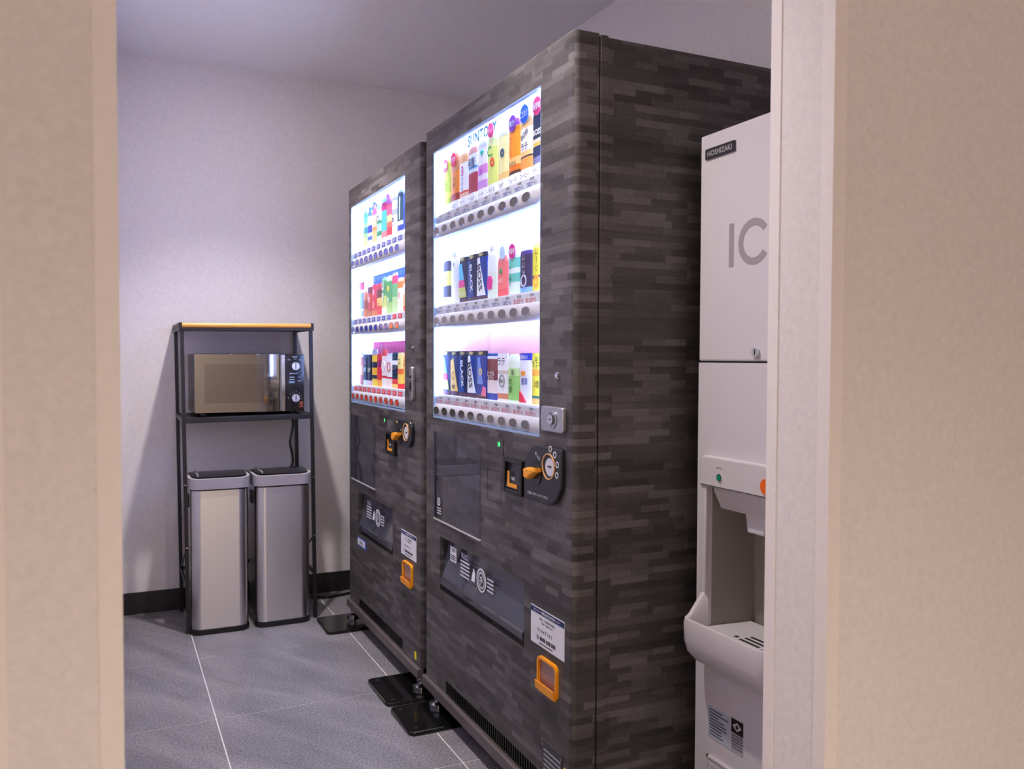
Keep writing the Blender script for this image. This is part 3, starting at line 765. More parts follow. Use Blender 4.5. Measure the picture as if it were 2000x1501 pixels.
near_r1 = [
    tallspec('olive green tea bottle with round pink sticker', [(0, (176, 186, 40)), (.12, (212, 208, 60)), (.25, (178, 190, 44)), (.66, (196, 202, 70)), (.9, (210, 214, 110))], ('disc', 0, .86, .021, (206, 52, 128), '新発売'), vtext('緑茶', .016, .002, .5, (40, 60, 20)), cap='お茶'),
    tallspec('orange brown tea bottle with round red sticker', [(0, (160, 50, 30)), (.15, (236, 134, 40)), (.62, (204, 132, 84)), (.85, (190, 120, 80))], ('disc', 0, .89, .022, (228, 46, 74), 'おすすめ'), vtext('紅茶', .016, .002, .5, (70, 40, 10)), cap='ほうじ'),
    tallspec('white labelled bottle with pale orange shoulder and pink lettering', [(0, (232, 180, 150)), (.08, (214, 70, 60)), (.12, (240, 238, 240)), (.70, (236, 170, 110)), (.88, (248, 240, 236))], ('text', '3', .03, 0, .62, (208, 60, 130)), vtext('ミルク', .013, 0, .4, (90, 80, 90)), cap='ティー'),
    tallspec('dark red tea bottle with navy characters on white label', [(0, (166, 58, 70)), (.40, (214, 222, 232)), (.48, (80, 150, 200)), (.53, (236, 238, 242)), (.78, (222, 150, 130)), (.9, (236, 200, 190))], ('text', '烏龍', .030, 0, .68, (28, 50, 90)), cap='ウーロン'),
    tallspec('white and violet bottle with small teal heart', [(0, (206, 150, 220)), (.16, (232, 222, 240)), (.28, (220, 140, 210)), (.46, (240, 236, 246)), (.8, (214, 206, 238))], ('poly', [(.004, .70), (.018, .76), (.014, .80), (.006, .78), (-.002, .80), (-.006, .76)], (50, 190, 170)), ('text', '桃', .022, 0, .45, (190, 90, 200)), cap='ピーチ'),
    tallspec('pale lime bottle with C print and round red sticker', [(0, (222, 232, 120)), (.7, (234, 240, 160)), (.88, (240, 246, 210))], ('text', 'C.', .03, -.006, .70, (60, 140, 60)), ('ring', .008, .52, .006, .013, (226, 84, 50)), ('disc', 0, 1.02, .02, (226, 50, 96), 'おいしい'), cap='レモンC'),
    tallspec('pale yellow bottle with small dark oval print', [(0, (238, 200, 120)), (.12, (240, 232, 160)), (.8, (244, 240, 200))], ('ring', .004, .58, .005, .012, (60, 90, 110)), cap='ゆず'),
    tallspec('bright orange juice bottle with violet round sticker', [(0, (90, 60, 40)), (.06, (238, 120, 30)), (.16, (250, 196, 120)), (.3, (244, 150, 36)), (.86, (150, 80, 170))], ('disc', 0, .93, .022, (132, 60, 160), '果汁'), vtext('オレンジ', .012, -.012, .6, (200, 60, 20)), ('text', 'みかん', .014, 0, .34, (60, 50, 20)), cap='ジュース'),
    tallspec('tan milk tea bottle with blue round sticker', [(0, (226, 150, 70)), (.2, (60, 50, 60)), (.23, (238, 190, 120)), (.32, (244, 240, 238)), (.72, (232, 182, 120)), (.9, (240, 214, 180))], ('disc', 0, .97, .024, (36, 96, 190), 'こだわり'), ('text', 'BOSS', .014, 0, .68, (50, 44, 52), .4), ('text', 'ラテ', .018, 0, .5, (40, 36, 40)), cap='コーヒー'),
    tallspec('navy coffee bottle with gold band and crimson sticker', [(0, (120, 116, 140)), (.12, (36, 44, 72)), (.3, (214, 180, 70)), (.42, (40, 40, 54)), (.64, (34, 40, 64)), (.95, (50, 70, 120))], ('text', 'BOSS', .015, 0, .62, (236, 232, 226)), ('text', 'COFFEE', .010, 0, .50, (236, 232, 226)), ('disc', 0, .98, .023, (214, 48, 90), '新登場'), cap='ブラック'),
]
HC = 0.140
def boss(kind, l, hd=True):
    base = {'rain': (40, 46, 90), 'black': (22, 38, 84), 'boss': (30, 66, 150), 'gold': (40, 56, 110), 'blue': (38, 60, 150)}[kind]
    e = []
    if kind == 'black': e = [('poly', [(-.030, .10), (-.026, .86), (-.016, .86), (.012, .10)], (34, 74, 150)), ('text', 'BLACK', .020, -.003, .50, (232, 236, 244), -PI / 2 + .10, .092)]
    if kind == 'boss': e = [('poly', [(-.031, .10), (-.028, .88), (-.016, .90), (.028, .10)], (236, 238, 244)), ('text', 'BOSS', .026, -.010, .48, (34, 36, 60), -PI / 2 + .18, .092)]
    if kind == 'rain': e = [('poly', [(-.03, .5), (-.03, .86), (-.01, .86), (.01, .5)], (90, 190, 220)), ('poly', [(-.03, .34), (-.03, .5), (.01, .5), (.016, .34)], (220, 60, 140)), ('poly', [(-.03, .12), (-.03, .34), (.016, .34), (.026, .12)], (196, 206, 110)), ('text', 'マウンテン', .012, 0, .2, (230, 230, 230))]
    if kind == 'gold': e = [('poly', [(-.028, .10), (-.028, .78), (-.006, .84), (.030, .10)], (232, 196, 110)), ('ring', -.006, .45, .010, .013, (150, 110, 50)), ('text', '微糖', .014, -.002, .2, (60, 50, 40))]
    if kind == 'blue': e = [('poly', [(-.026, .3), (-.024, .86), (-.012, .86), (.012, .3)], (120, 150, 224)), ('ring', -.004, .56, .006, .010, (236, 206, 110)), ('poly', [(.0, .06), (.03, .06), (.03, .22), (.014, .26)], (236, 120, 150))]
    bands = [(0, (92, 64, 80)), (.09, base), (.90, base)]
    if hd: bands = [(0, (92, 64, 80)), (.09, base), (.90, (40, 40, 50))]; e.append(('text', '増量中', .010, 0, .95, (236, 226, 150)))
    return S('can', HC, l, bands, *e)

near_r2 = [
    S('pet', .165, 'black coffee bottle with yellow label', [(0, (236, 236, 240)), (.16, (40, 38, 54)), (.38, (214, 200, 90)), (.66, (46, 42, 60)), (.86, (200, 200, 214))], ('text', 'ラテ', .016, 0, .5, (60, 40, 30)), ('cap', (244, 244, 246))),
    S('pet', .165, 'clear white water bottle', [(0, (240, 242, 248)), (.3, (226, 232, 246)), (.7, (240, 242, 248))], ('text', '水', .018, 0, .75, (50, 50, 70)), ('cap', (240, 244, 250))),
    boss('rain', 'navy can with cyan mountain print in middle row'),
    boss('black', 'navy can with white vertical lettering in middle row'),
    boss('boss', 'blue can with white wedge print in middle row'),
    S('pet', .150, 'pale bottle with pink peach print', [(0, (222, 240, 226)), (.5, (236, 244, 242)), (.8, (244, 246, 248))], ('poly', [(-.024, .18), (.006, .18), (.012, .34), (.004, .42), (-.014, .44), (-.024, .36)], (230, 60, 150)), ('cap', (246, 246, 248))),
    S('tall', .115, 'coral red bottle with green strawberry leaf print', [(0, (240, 100, 100)), (.2, (246, 126, 120)), (.85, (240, 150, 140))], ('ring', -.004, .62, .001, .008, (70, 150, 100)), ('text', 'いちご', .012, 0, .40, (250, 236, 236)), ('disc', .010, 1.05, .018, (196, 224, 244))),
    S('tall', .118, 'white and teal bottle with magenta round sticker', [(0, (226, 242, 240)), (.3, (110, 200, 184)), (.5, (236, 246, 244)), (.62, (120, 206, 190)), (.85, (230, 244, 240))], ('disc', 0, 1.0, .020, (214, 52, 140), '新登場'), vtext('すっきり', .013, -.014, .45, (30, 70, 80))),
    S('tall', .120, 'dark violet bottle with silver ring print', [(0, (130, 176, 226)), (.14, (60, 44, 76)), (.85, (80, 60, 130)), (.93, (214, 216, 236))], ('ring', -.004, .28, .012, .016, (196, 196, 210)), vtext('ココア', .016, -.004, .62, (190, 186, 200))),
    S('tall', .124, 'yellow corn soup bottle with orange bowl print', [(0, (232, 206, 80)), (.28, (120, 70, 80)), (.34, (226, 210, 60)), (.9, (240, 230, 130))], ('ring', -.002, .22, .008, .015, (240, 160, 50)), vtext('コーン', .016, 0, .65, (110, 90, 20))),
]
near_r3 = [
    boss('rain', 'navy can with cyan mountain print in lowest row'),
    boss('gold', 'gold fronted can with oval ring print'),
    boss('black', 'navy can with white vertical lettering in lowest row'),
    boss('boss', 'blue can with white wedge print in lowest row'),
    boss('blue', 'blue violet can with small gold ring and pink corner'),
    S('box', .132, 'maroon and navy cafe au lait card', [(0, (60, 80, 160)), (.14, (236, 222, 222)), (.42, (120, 50, 60)), (.62, (130, 66, 66)), (.88, (240, 240, 244)), (.94, (50, 100, 190))], ('text', 'とける', .015, 0, .56, (250, 240, 236)), ('text', 'カフェ', .013, 0, .46, (250, 240, 236))),
    S('box', .132, 'white latte card with brown stripe at the foot', [(0, (236, 236, 240)), (.04, (206, 130, 96)), (.16, (240, 240, 242)), (.56, (214, 196, 190)), (.64, (246, 246, 248))], ('text', 'ラテ', .022, 0, .82, (70, 66, 76)), ('ring', .002, .42, .014, .018, (150, 146, 156)), ('text', '5865', .010, 0, .42, (60, 56, 66))),
    S('tall', .130, 'light green tea bottle with dark vertical characters', [(0, (222, 240, 214)), (.04, (150, 206, 110)), (.55, (190, 226, 150)), (.7, (234, 246, 226))], vtext('お茶', .020, -.010, .34, (50, 90, 40)), ('text', '緑', .016, .004, .62, (60, 80, 60))),
    S('box', .132, 'white card with blue header and red wave', [(0, (236, 238, 246)), (.86, (40, 60, 190))], ('poly', [(-.03, .02), (.012, .02), (-.01, .16), (-.03, .24)], (220, 50, 70)), ('poly', [(-.02, .55), (.004, .55), (.004, .64), (-.02, .64)], (236, 150, 60)), ('text', '味わい', .013, 0, .92, (244, 244, 248)), ('text', '豊潤', .018, 0, .44, (50, 60, 150))),
    S('box', .132, 'yellow lemon tea card with orange band', [(0, (240, 190, 110)), (.12, (60, 120, 110)), (.17, (236, 222, 70)), (.56, (246, 170, 60)), (.68, (244, 232, 80))], ('text', 'レモン', .016, 0, .86, (90, 80, 20)), ('text', 'ティー', .014, 0, .75, (90, 80, 20)), ('text', '3倍', .018, 0, .4, (110, 100, 20))),
]

def near_header(q, y):
    q.text('SUNTORY', .036, .271, y, 1.832, ink((0, 44, 70)), maxw=.28)

def near_extras(t):
    q = MB(); q.box(.857, .958, -.0015, .0005, .085 + .02, .214, mat('rating_plate_metal', (58, 54, 56), .3, metal=.4)); o = q.build('rating_plate', t, smooth=False)
    q = MB()
    for j in range(5): q.box(.865, .95, -.002, -.0015, .195 - j * .012, .200 - j * .012, ink((150, 150, 160)))
    for x in (.862, .953): q.cyl((x, .208), 'y', .0025, -.0035, -.001, CHROME, n=10)
    q.build('lettering', o, smooth=False)
    q = MB(); q.box(.966, .980, -.0012, .0003, .16, .195, ink((238, 220, 40))); q.build('yellow_tag', t, smooth=False)

VM1 = dict(X=.95, Y0=2.682, W=1.0, D=.70, top=1.885, edge=True, near=True,
    label='tall grey stone-print vending machine standing beside the white ice dispenser', where='in vending machine by ice dispenser',
    win=(.073, .832, .956, 1.810), chute=(.140, .750, .408, .580), vent=(.19, .93, .0905, .132), feet=(.092, .91), grille=(30, 30, 32),
    u0=.104, du=.072, tagstyle='text', pane=(.095, .471, .633, .912), disp=(.508, .624, .889, .933), dispcol=(58, 54, 58), digits='10',
    slot=(.516, .609, .756, .845), bill=(.645, .757, .798, .888), coin=(.770, .965, .800, .939), ring=(.905, .893), lever=(.838, .870),
    lock=(.860, .970, .975, 1.036), knob=(.929, 1.109), sticker=(.792, .965, .443, .536), ret=(.838, .937, .337, .423), header=near_header, extras=[near_extras],
    rows=[dict(zb=1.607, zc=1.553, btn='k' * 10, tag='c' * 10, items=near_r1),
          dict(zb=1.317, zc=1.267, btn='k' * 10, tag='c' * 8 + 'hh', items=near_r2),
          dict(zb=1.030, zc=.980, btn='k' * 10, tag='h' * 10, items=near_r3, banner=((214, 150, 144), .075, .845, 1.06, 1.235, None, None), flame=[(206, 90, 80), (214, 110, 70), (200, 70, 90)])])
vending(VM1)

H2 = .172
def tall2(l, bands, *e, kind='tall', h=H2): return S(kind, h, l, [(0, (240, 242, 248))] + [(.12 + .88 * f, c) for f, c in bands], *e)
far_r1 = [
    S('box', .15, 'white folded promotion card with small red mark', [(0, (240, 238, 246))], ('disc', .008, .8, .004, (226, 80, 60))),
    tall2('slender aqua and lime bottle', [(0, (210, 226, 130)), (.2, (170, 214, 130)), (.34, (60, 150, 150)), (.5, (180, 220, 150)), (.62, (110, 200, 190)), (.9, (180, 226, 224))], kind='slim'),
    tall2('white water bottle with blue label blocks', [(0, (230, 234, 246)), (.1, (80, 110, 200)), (.2, (230, 236, 246)), (.3, (60, 80, 180)), (.5, (230, 238, 246)), (.75, (110, 150, 226))], kind='pet'),
    tall2('peach coloured bottle with pink shoulder', [(0, (250, 190, 130)), (.3, (250, 150, 90)), (.4, (248, 206, 170)), (.72, (240, 110, 160)), (.9, (240, 170, 200))], kind='pet'),
    tall2('white and green bottle with dark letter block', [(0, (190, 226, 220)), (.1, (60, 150, 110)), (.22, (170, 220, 210)), (.42, (60, 160, 120)), (.5, (226, 240, 236)), (.9, (220, 236, 230))], ('text', 'GREEN', .010, 0, .66, (40, 50, 70)), ('text', 'DA・KA', .010, 0, .58, (40, 50, 70))),
    tall2('teal bottle with crimson top panel', [(0, (240, 130, 130)), (.16, (80, 190, 190)), (.7, (200, 40, 110)), (.9, (120, 200, 200))]),
    tall2('red and amber bottle with violet round sticker', [(0, (206, 60, 70)), (.2, (232, 110, 90)), (.34, (232, 200, 140)), (.52, (220, 90, 130)), (.8, (210, 150, 200))], ('disc', 0, .93, .021, (206, 84, 190), '新発売')),
    tall2('white bottle with blue grey band and dark ring print', [(0, (236, 240, 246)), (.3, (240, 240, 220)), (.45, (170, 180, 214)), (.6, (236, 240, 244))], ('ring', -.008, .42, .006, .009, (80, 90, 140)), ('text', 'ミルク', .012, 0, .3, (70, 80, 120)), ('text', 'アクア', .014, 0, .98, (80, 100, 190))),
    tall2('dark green bottle with white streak', [(0, (50, 70, 150)), (.14, (226, 230, 240)), (.24, (46, 84, 96)), (.8, (40, 70, 84)), (.93, (140, 160, 170))], ('poly', [(0, .36), (.006, .36), (.010, .86), (.004, .86)], (230, 240, 240))),
    tall2('deep blue bottle with pale cap', [(0, (60, 90, 190)), (.5, (70, 110, 210)), (.85, (210, 220, 240))]),
]
HF = .150
far_r2 = [
    S('box', .165, 'tall blue pack with red top', [(0, (240, 242, 250)), (.05, (120, 160, 226)), (.2, (236, 240, 250)), (.24, (96, 140, 220)), (.66, (230, 238, 250)), (.74, (214, 60, 90)), (.93, (240, 242, 250))]),
    S('pet', .12, 'brown bottle with copper label', [(0, (196, 120, 80)), (.3, (150, 80, 70)), (.6, (196, 130, 100)), (.9, (230, 200, 190))]),
    S('can', .125, 'red can with brown foot', [(0, (180, 110, 60)), (.2, (196, 60, 70)), (.5, (210, 70, 60)), (.8, (120, 60, 70))], ('text', '大', .03, 0, .6, (246, 236, 220))),
    S('can', .130, 'crimson can with cream round characters', [(0, (206, 120, 70)), (.2, (216, 50, 70)), (.62, (226, 70, 110))], ('text', 'ひ', .026, 0, .36, (246, 226, 190)), ('text', '祭', .024, 0, .76, (250, 236, 236))),
    S('can', .130, 'maroon can with yellow sunburst', [(0, (222, 70, 80)), (.3, (240, 206, 110)), (.55, (116, 60, 66)), (.8, (200, 60, 80))], ('text', 'ほ', .026, 0, .30, (220, 60, 70))),
    S('tall', .150, 'cream and green bottle with large white letters', [(0, (230, 236, 200)), (.2, (206, 222, 130)), (.5, (96, 170, 120)), (.9, (150, 200, 160))], ('text', 'U', .034, 0, .76, (246, 250, 248)), ('text', 'P', .034, 0, .46, (246, 250, 248))),
    S('tall', .150, 'green bottle with yellow apple print', [(0, (170, 210, 130)), (.3, (80, 170, 110)), (.85, (210, 226, 190))], ('ring', 0, .66, .002, .012, (230, 210, 70)), ('text', '青', .022, 0, .36, (246, 250, 248))),
    S('tall', .156, 'light green bottle with pink shoulder panel', [(0, (190, 224, 160)), (.4, (110, 190, 130)), (.72, (232, 80, 130)), (.92, (230, 226, 240))]),
    S('tall', .130, 'white bottle with orange slash print', [(0, (246, 226, 206)), (.3, (246, 244, 240)), (.7, (246, 140, 70)), (.9, (244, 220, 200))], ('text', 'オ', .024, 0, .5, (226, 90, 60))),
    S('tall', .130, 'orange and white bottle with red foot', [(0, (226, 70, 50)), (.16, (248, 180, 110)), (.5, (246, 240, 232)), (.8, (244, 150, 70))]),
]
far_r3 = [
    S('pet', .140, 'brown tea bottle with grey cap', [(0, (150, 90, 80)), (.3, (196, 140, 110)), (.6, (170, 110, 90)), (.85, (206, 200, 204))], ('cap', (206, 204, 210))),
    S('can', .130, 'navy can with pale lettering rows', [(0, (214, 226, 244)), (.16, (36, 46, 74)), (.9, (60, 80, 110))], ('text', '微糖', .022, 0, .5, (196, 214, 220)), ('text', 'BOSS', .014, 0, .72, (180, 120, 140))),
    S('can', .130, 'charcoal can with small cream characters', [(0, (226, 200, 220)), (.16, (40, 44, 60)), (.9, (44, 52, 80))], ('text', '無糖', .022, 0, .5, (206, 196, 170))),
    S('can', .150, 'yellow and navy can', [(0, (240, 210, 80)), (.2, (36, 40, 60)), (.3, (246, 190, 50)), (.5, (40, 44, 66)), (.66, (246, 204, 60)), (.85, (190, 196, 220))]),
    S('can', .132, 'scarlet can with amber foot', [(0, (246, 170, 80)), (.2, (222, 60, 50)), (.36, (226, 40, 70)), (.6, (150, 40, 90)), (.8, (214, 50, 60))]),
    S('tall', .150, 'red and white bottle with large pale oval', [(0, (244, 240, 236)), (.24, (214, 40, 60)), (.3, (240, 226, 230)), (.82, (230, 90, 90))], ('ring', 0, .55, .004, .022, (250, 240, 240))),
    S('can', .134, 'white can with red ring', [(0, (244, 226, 220)), (.26, (206, 40, 60)), (.31, (240, 240, 246)), (.85, (230, 236, 244))], ('ring', 0, .6, .016, .019, (206, 60, 80))),
    S('can', .136, 'navy can with white swoosh and red foot', [(0, (246, 200, 110)), (.12, (222, 60, 60)), (.26, (36, 42, 70)), (.66, (236, 240, 246)), (.78, (50, 70, 96))]),
    S('tall', .136, 'yellow soup bottle with red block', [(0, (226, 60, 60)), (.14, (246, 206, 90)), (.4, (236, 110, 60)), (.55, (246, 226, 140))], ('text', 'コ', .020, 0, .75, (120, 80, 40))),
    S('tall', .136, 'amber soup bottle with large yellow stroke', [(0, (206, 40, 60)), (.16, (246, 196, 60)), (.5, (246, 176, 80))], ('text', 'ス', .022, 0, .7, (130, 80, 50))),
]
def far_header(q, y):
    q.text('自然のおいしさ', .026, .26, y, 1.800, ink((10, 110, 80)), maxw=.24)
    q.prism([(.06, 1.785), (.15, 1.785), (.15, 1.80), (.10, 1.82)], 'y', y, y + .0006, ink((20, 60, 150)))
def far_extras(t):
    q = MB(); q.box(.147, .275, -.0012, .0003, .352, .388, ink((70, 100, 190))); q.box(.150, .262, -.0016, -.0012, .358, .384, STICK); q.text('取扱注意', .012, .206, -.0019, .371, NAVYINK, maxw=.09); q.build('blue_sticker', t, smooth=False)
    q = MB(); q.box(.893, .911, -.0012, .0003, .105, .130, ink((236, 220, 60))); q.build('yellow_tag', t, smooth=False)

VM2 = dict(X=.95, Y0=3.685, W=.958, D=.70, top=1.872, near=False,
    label='tall grey stone-print vending machine with blue and red buttons beside the microwave rack', where='in vending machine by microwave rack',
    win=(.042, .787, .955, 1.797), chute=(.156, .640, .406, .584), vent=(.165, .76, .0905, .130), feet=(.032, .930), grille=(168, 164, 182),
    u0=.073, du=.0687, tagstyle='chip', pane=(.055, .414, .628, .905), disp=(.469, .571, .889, .927), dispcol=(16, 17, 20), digits='0',
    slot=(.469, .557, .755, .835), bill=(.587, .697, .788, .875), coin=(.701, .892, .835, .929), ring=(.835, .888), lever=(.758, .868),
    lock=(.868, .900, 1.000, 1.118), knob=(.880, 1.181), sticker=(.745, .912, .443, .531), ret=(.774, .877, .341, .427), header=far_header, extras=[far_extras],
    rows=[dict(zb=1.600, zc=1.550, btn='b' * 10, tag='c' * 10, items=far_r1),
          dict(zb=1.317, zc=1.268, btn='b' * 8 + 'rr', tag='c' * 8 + 'hh', items=far_r2, banner=((34, 74, 160), .09, .80, 1.405, 1.500, 'ICE', (110, 150, 210))),
          dict(zb=1.032, zc=.984, btn='r' * 10, tag='h' * 10, items=far_r3, banner=((150, 50, 84), .09, .80, 1.05, 1.215, 'HOT', (190, 100, 120)), flame=[(190, 60, 40), (200, 90, 40), (170, 30, 60)])])
vending(VM2)

# black steel base plates under the levelling feet
def plate(x0, x1, y0, y1, label):
    mb = MB(); mb.prism(rrect(x0, x1, y0, y1, (.022, .008, .008, .022), 6), 'z', .0, .0122, BLKGL, bev=.003)
    o = mb.build('floor_plate', label=label, category='floor plate', group='black steel plates under the vending machines')
    q = MB()
    for x in (x0 + .03, x1 - .05):
        for y in (y0 + .03, y1 - .03): q.cyl((x, y), 'z', .005, .012, .0132, mat('rivet_grey', (70, 70, 74), .3, metal=.6), n=10)
    q.build('rivet', o)
plate(.805, 1.06, 3.475, 3.705, 'black steel floor plate under the vending machine corner near the trash bins')
plate(.812, 1.06, 2.669, 2.914, 'black steel floor plate under the far vending machine where the two machines meet')
plate(.811, 1.06, 2.430, 2.643, 'black steel floor plate with clipped corner under the machine beside the ice dispenser')

# ------------------------------------------------------------------ ice dispenser
def ice():
    X, Y0, W, D = 1.267, 1.640, .35, .43
    IW = mat('ice_panel_white', (214, 208, 212), .38, noise=.01, nscale=20)
    IB = mat('ice_bezel_beige', (210, 204, 205), .35, noise=.01, nscale=20)
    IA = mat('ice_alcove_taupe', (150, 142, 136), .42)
    t = thing('ice_dispenser', 'tall white ice dispenser cabinet with beige dispensing alcove beside the vending machine', 'ice dispenser', (X, Y0, 0), RZ)
    H, SP = 1.671, 1.142
    a0, a1, az0, az1 = .043, W - .043, .500, .853
    q = MB(); holed_panel(q, 0, W, .03, SP - .002, [(a0, a1, az0, az1, .010)], 0, IW)
    q.add([(0, 0, .03), (0, D, .03), (0, D, SP - .002), (0, 0, SP - .002), (W, 0, .03), (W, D, .03), (W, D, SP - .002), (W, 0, SP - .002)],
          [(0, 3, 2, 1), (4, 5, 6, 7), (3, 7, 6, 2), (1, 2, 6, 5), (0, 1, 5, 4)], IW)
    q.build('lower_cabinet', t, smooth=False)
    q = MB(); q.box(0, W, 0, D, SP + .002, H, IW, bev=.004); up = q.build('upper_panel', t)
    MB().box(.003, W - .003, .004, D - .003, SP - .003, SP + .003, DARK).build('panel_gap', t, smooth=False)
    q = MB()
    for x in (.04, W - .04):
        for y in (.05, D - .05): q.cyl((x, y), 'z', .018, 0, .03, BLKPL, n=14)
    q.build('feet', t)
    # badge
    q = MB(); q.prism(rrect(.020, .125, 1.612, 1.6365, .003), 'y', -.003, .001, mat('badge_grey', (74, 72, 80), .3, metal=.4)); bd = q.build('name_badge', up)
    q = MB(); q.text('HOSHIZAKI', .0125, .0715, -.0034, 1.6242, mat('badge_letter', (222, 220, 224), .3, metal=.5), maxw=.092); q.build('lettering', bd, smooth=False)
    # big letters
    G = mat('ice_letter_grey', (160, 154, 158), .45)
    q = MB(); q.box(.105, .1215, -.0006, .0004, 1.3555, 1.4525, G); q.build('letter', up, smooth=False); q = MB()
    q.ring((.187, 1.404), 'y', .0345, .0505, -.0006, .0004, G, n=36, t0=math.radians(36), t1=math.radians(324)); q.build('letter', up, smooth=False); q = MB()
    q.box(.252, .2685, -.0006, .0004, 1.3555, 1.4525, G)
    for z in (1.3555, 1.397, 1.4385): q.box(.266, .302, -.0006, .0004, z, z + .014, G)
    q.build('letter', up, smooth=False)
    q = MB(); q.cyl((.2, 1.164), 'y', .011, -.006, .001, mat('lock_silver', (206, 204, 210), .3, metal=.3), n=20); q.box(.1985, .2015, -.0066, -.006, 1.158, 1.170, DARK); q.build('key_lock', up)
    # bezel head
    q = MB(); q.prism(rrect(.026, W - .026, az1, .924, (.002, .002, .014, .014)), 'y', -.014, .001, IB, bev=.004); hd = q.build('bezel_head', t)
    q = MB()
    q.box(.026, a0 + .001, -.010, .001, .60, az1 + .004, IB, bev=.003); q.box(a1 - .001, W - .026, -.010, .001, .60, az1 + .004, IB, bev=.003)
    q.build('bezel_side', t)
    q = MB(); q.ring((.098, .879), 'y', .0065, .0085, -.0165, -.013, CHROME, n=18); q.cyl((.098, .879), 'y', .0065, -.0165, -.013, mat('green_lamp', (10, 120, 90), .15, emit=.25), n=18); q.build('power_lamp', hd, label='green pilot lamp')
    q = MB(); q.cyl((.252, .879), 'y', .017, -.018, -.013, mat('orange_lamp', (240, 110, 30), .2), n=24); q.build('push_button', hd, label='orange push button')
    q = MB(); q.text('POWER', .005, .095, -.0143, .900, G, maxw=.02); q.text('ICE', .006, .252, -.0143, .906, G); q.build('lettering', hd, smooth=False)
    # alcove
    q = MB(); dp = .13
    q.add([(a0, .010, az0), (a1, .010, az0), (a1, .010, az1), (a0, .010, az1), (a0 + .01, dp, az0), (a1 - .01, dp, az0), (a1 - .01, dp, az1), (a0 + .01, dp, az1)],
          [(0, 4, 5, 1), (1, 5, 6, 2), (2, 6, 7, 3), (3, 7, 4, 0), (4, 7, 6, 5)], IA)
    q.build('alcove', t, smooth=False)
    q = MB(); q.prism([(.0, az1), (.0, az1 - .010), (.022, az1 - .052), (.095, az1 - .060), (.11, az1)], 'x', a0 + .018, a1 - .018, IB); hood = q.build('hood', t)
    q = MB(); q.prism([(W / 2 - .034, .803), (W / 2 + .034, .803), (W / 2 + .026, .760), (W / 2 - .026, .760)], 'y', .024, .085, IW, bev=.003); q.build('spout', hood)
    # drip tray: lofted basin with a lip that sweeps up into the bezel sides
    u0, u1 = .028, W - .028
    def outline(dep, ins, rr):
        pts = [(u0 + ins, .001)]; r_ = max(.004, rr)
        y1 = -dep
        if dep < r_ + .001: r_ = max(.0005, dep - .0005)
        for k in range(9):
            a = PI + PI / 2 * k / 8; pts.append((u0 + ins + r_ + r_ * math.cos(a), y1 + r_ + r_ * math.sin(a)))
        for k in range(9):
            a = 1.5 * PI + PI / 2 * k / 8; pts.append((u1 - ins - r_ + r_ * math.cos(a), y1 + r_ + r_ * math.sin(a)))
        pts.append((u1 - ins, .001)); return pts
    rings = [(.012, .010, .010, .440, 0), (.045, .006, .030, .452, 0), (.066, .002, .034, .474, 0), (.074, 0, .036, .500, 0), (.076, 0, .036, .540, 1), (.074, .003, .034, .551, 1), (.068, .009, .030, .552, 1), (.063, .014, .026, .545, 1), (.058, .018, .024, .520, 0)]
    vs = []
    for dep, ins, rr, z, lift in rings:
        for p in outline(dep, ins, rr):
            s_ = min(1, max(0, (p[1] + .055) / .055)); s_ = s_ * s_ * (3 - 2 * s_)
            vs.append((p[0], p[1], z + lift * .062 * s_))
    n = len(outline(.05, 0, .03)); fs = []
    for i in range(len(rings) - 1):
        for k in range(n - 1): fs.append((i * n + k, i * n + k + 1, (i + 1) * n + k + 1, (i + 1) * n + k))
    q = MB(); q.add(vs, fs, IB); tray = q.build('drip_tray', t, angle=60)
    q = MB(); q.prism([(p[0], p[1]) for p in outline(.060, .016, .024)] + [(u1 - .016, dp - .012), (u0 + .016, dp - .012)], 'z', .514, .521, IB); q.build('tray_floor', tray)
    q = MB(); q.prism(rrect(W / 2 - .055, W / 2 + .055, -.035, .05, .03), 'z', .521, .524, IB); q.cyl((W / 2 - .035, .005), 'z', .006, .524, .5245, DARK, n=14)
    for j in range(4): q.box(W / 2 - .018, W / 2 + .045, -.020 + j * .016, -.013 + j * .016, .5235, .5246, DARK)
    q.build('drain_grate', tray, smooth=False)
    # labels and louvre at the foot
    q = MB(); PB = mat('pale_blue_label', (186, 194, 208), .5); q.box(.050, .128, -.0008, .0004, .262, .336, PB)
    for j in range(9): q.box(.055, .055 + random.uniform(.03, .068), -.0012, -.0008, .328 - j * .0072, .331 - j * .0072, ink((90, 92, 112)))
    q.build('instruction_label', t, smooth=False)
    q = MB(); q.box(.132, .172, -.0008, .0004, .262, .338, ink((176, 172, 182))); q.box(.132, .172, -.0012, -.0008, .306, .338, BLACKINK)
    q.prism([(.137, .322), (.152, .332), (.167, .322), (.152, .312)], 'y', -.0015, -.0012, ink((214, 210, 214))); q.cyl((.152, .322), 'y', .005, -.0018, -.0015, BLACKINK, n=14)
    for j in range(5): q.box(.134, .170, -.0012, -.0008, .299 - j * .007, .302 - j * .007, ink((110, 104, 114)))
    q.build('warning_label', t, smooth=False)
    q = MB()
    for bx in ((.05, .30, .214, .219), (.05, .30, .06, .065), (.05, .055, .06, .219), (.295, .30, .06, .219)): q.box(bx[0], bx[1], -.006, .001, bx[2], bx[3], IW)
    for j in range(7): q.box(.055, .295, -.004, .001, .078 + j * .02, .090 + j * .02, IW)
    q.build('louvre', t, smooth=False)
ice()

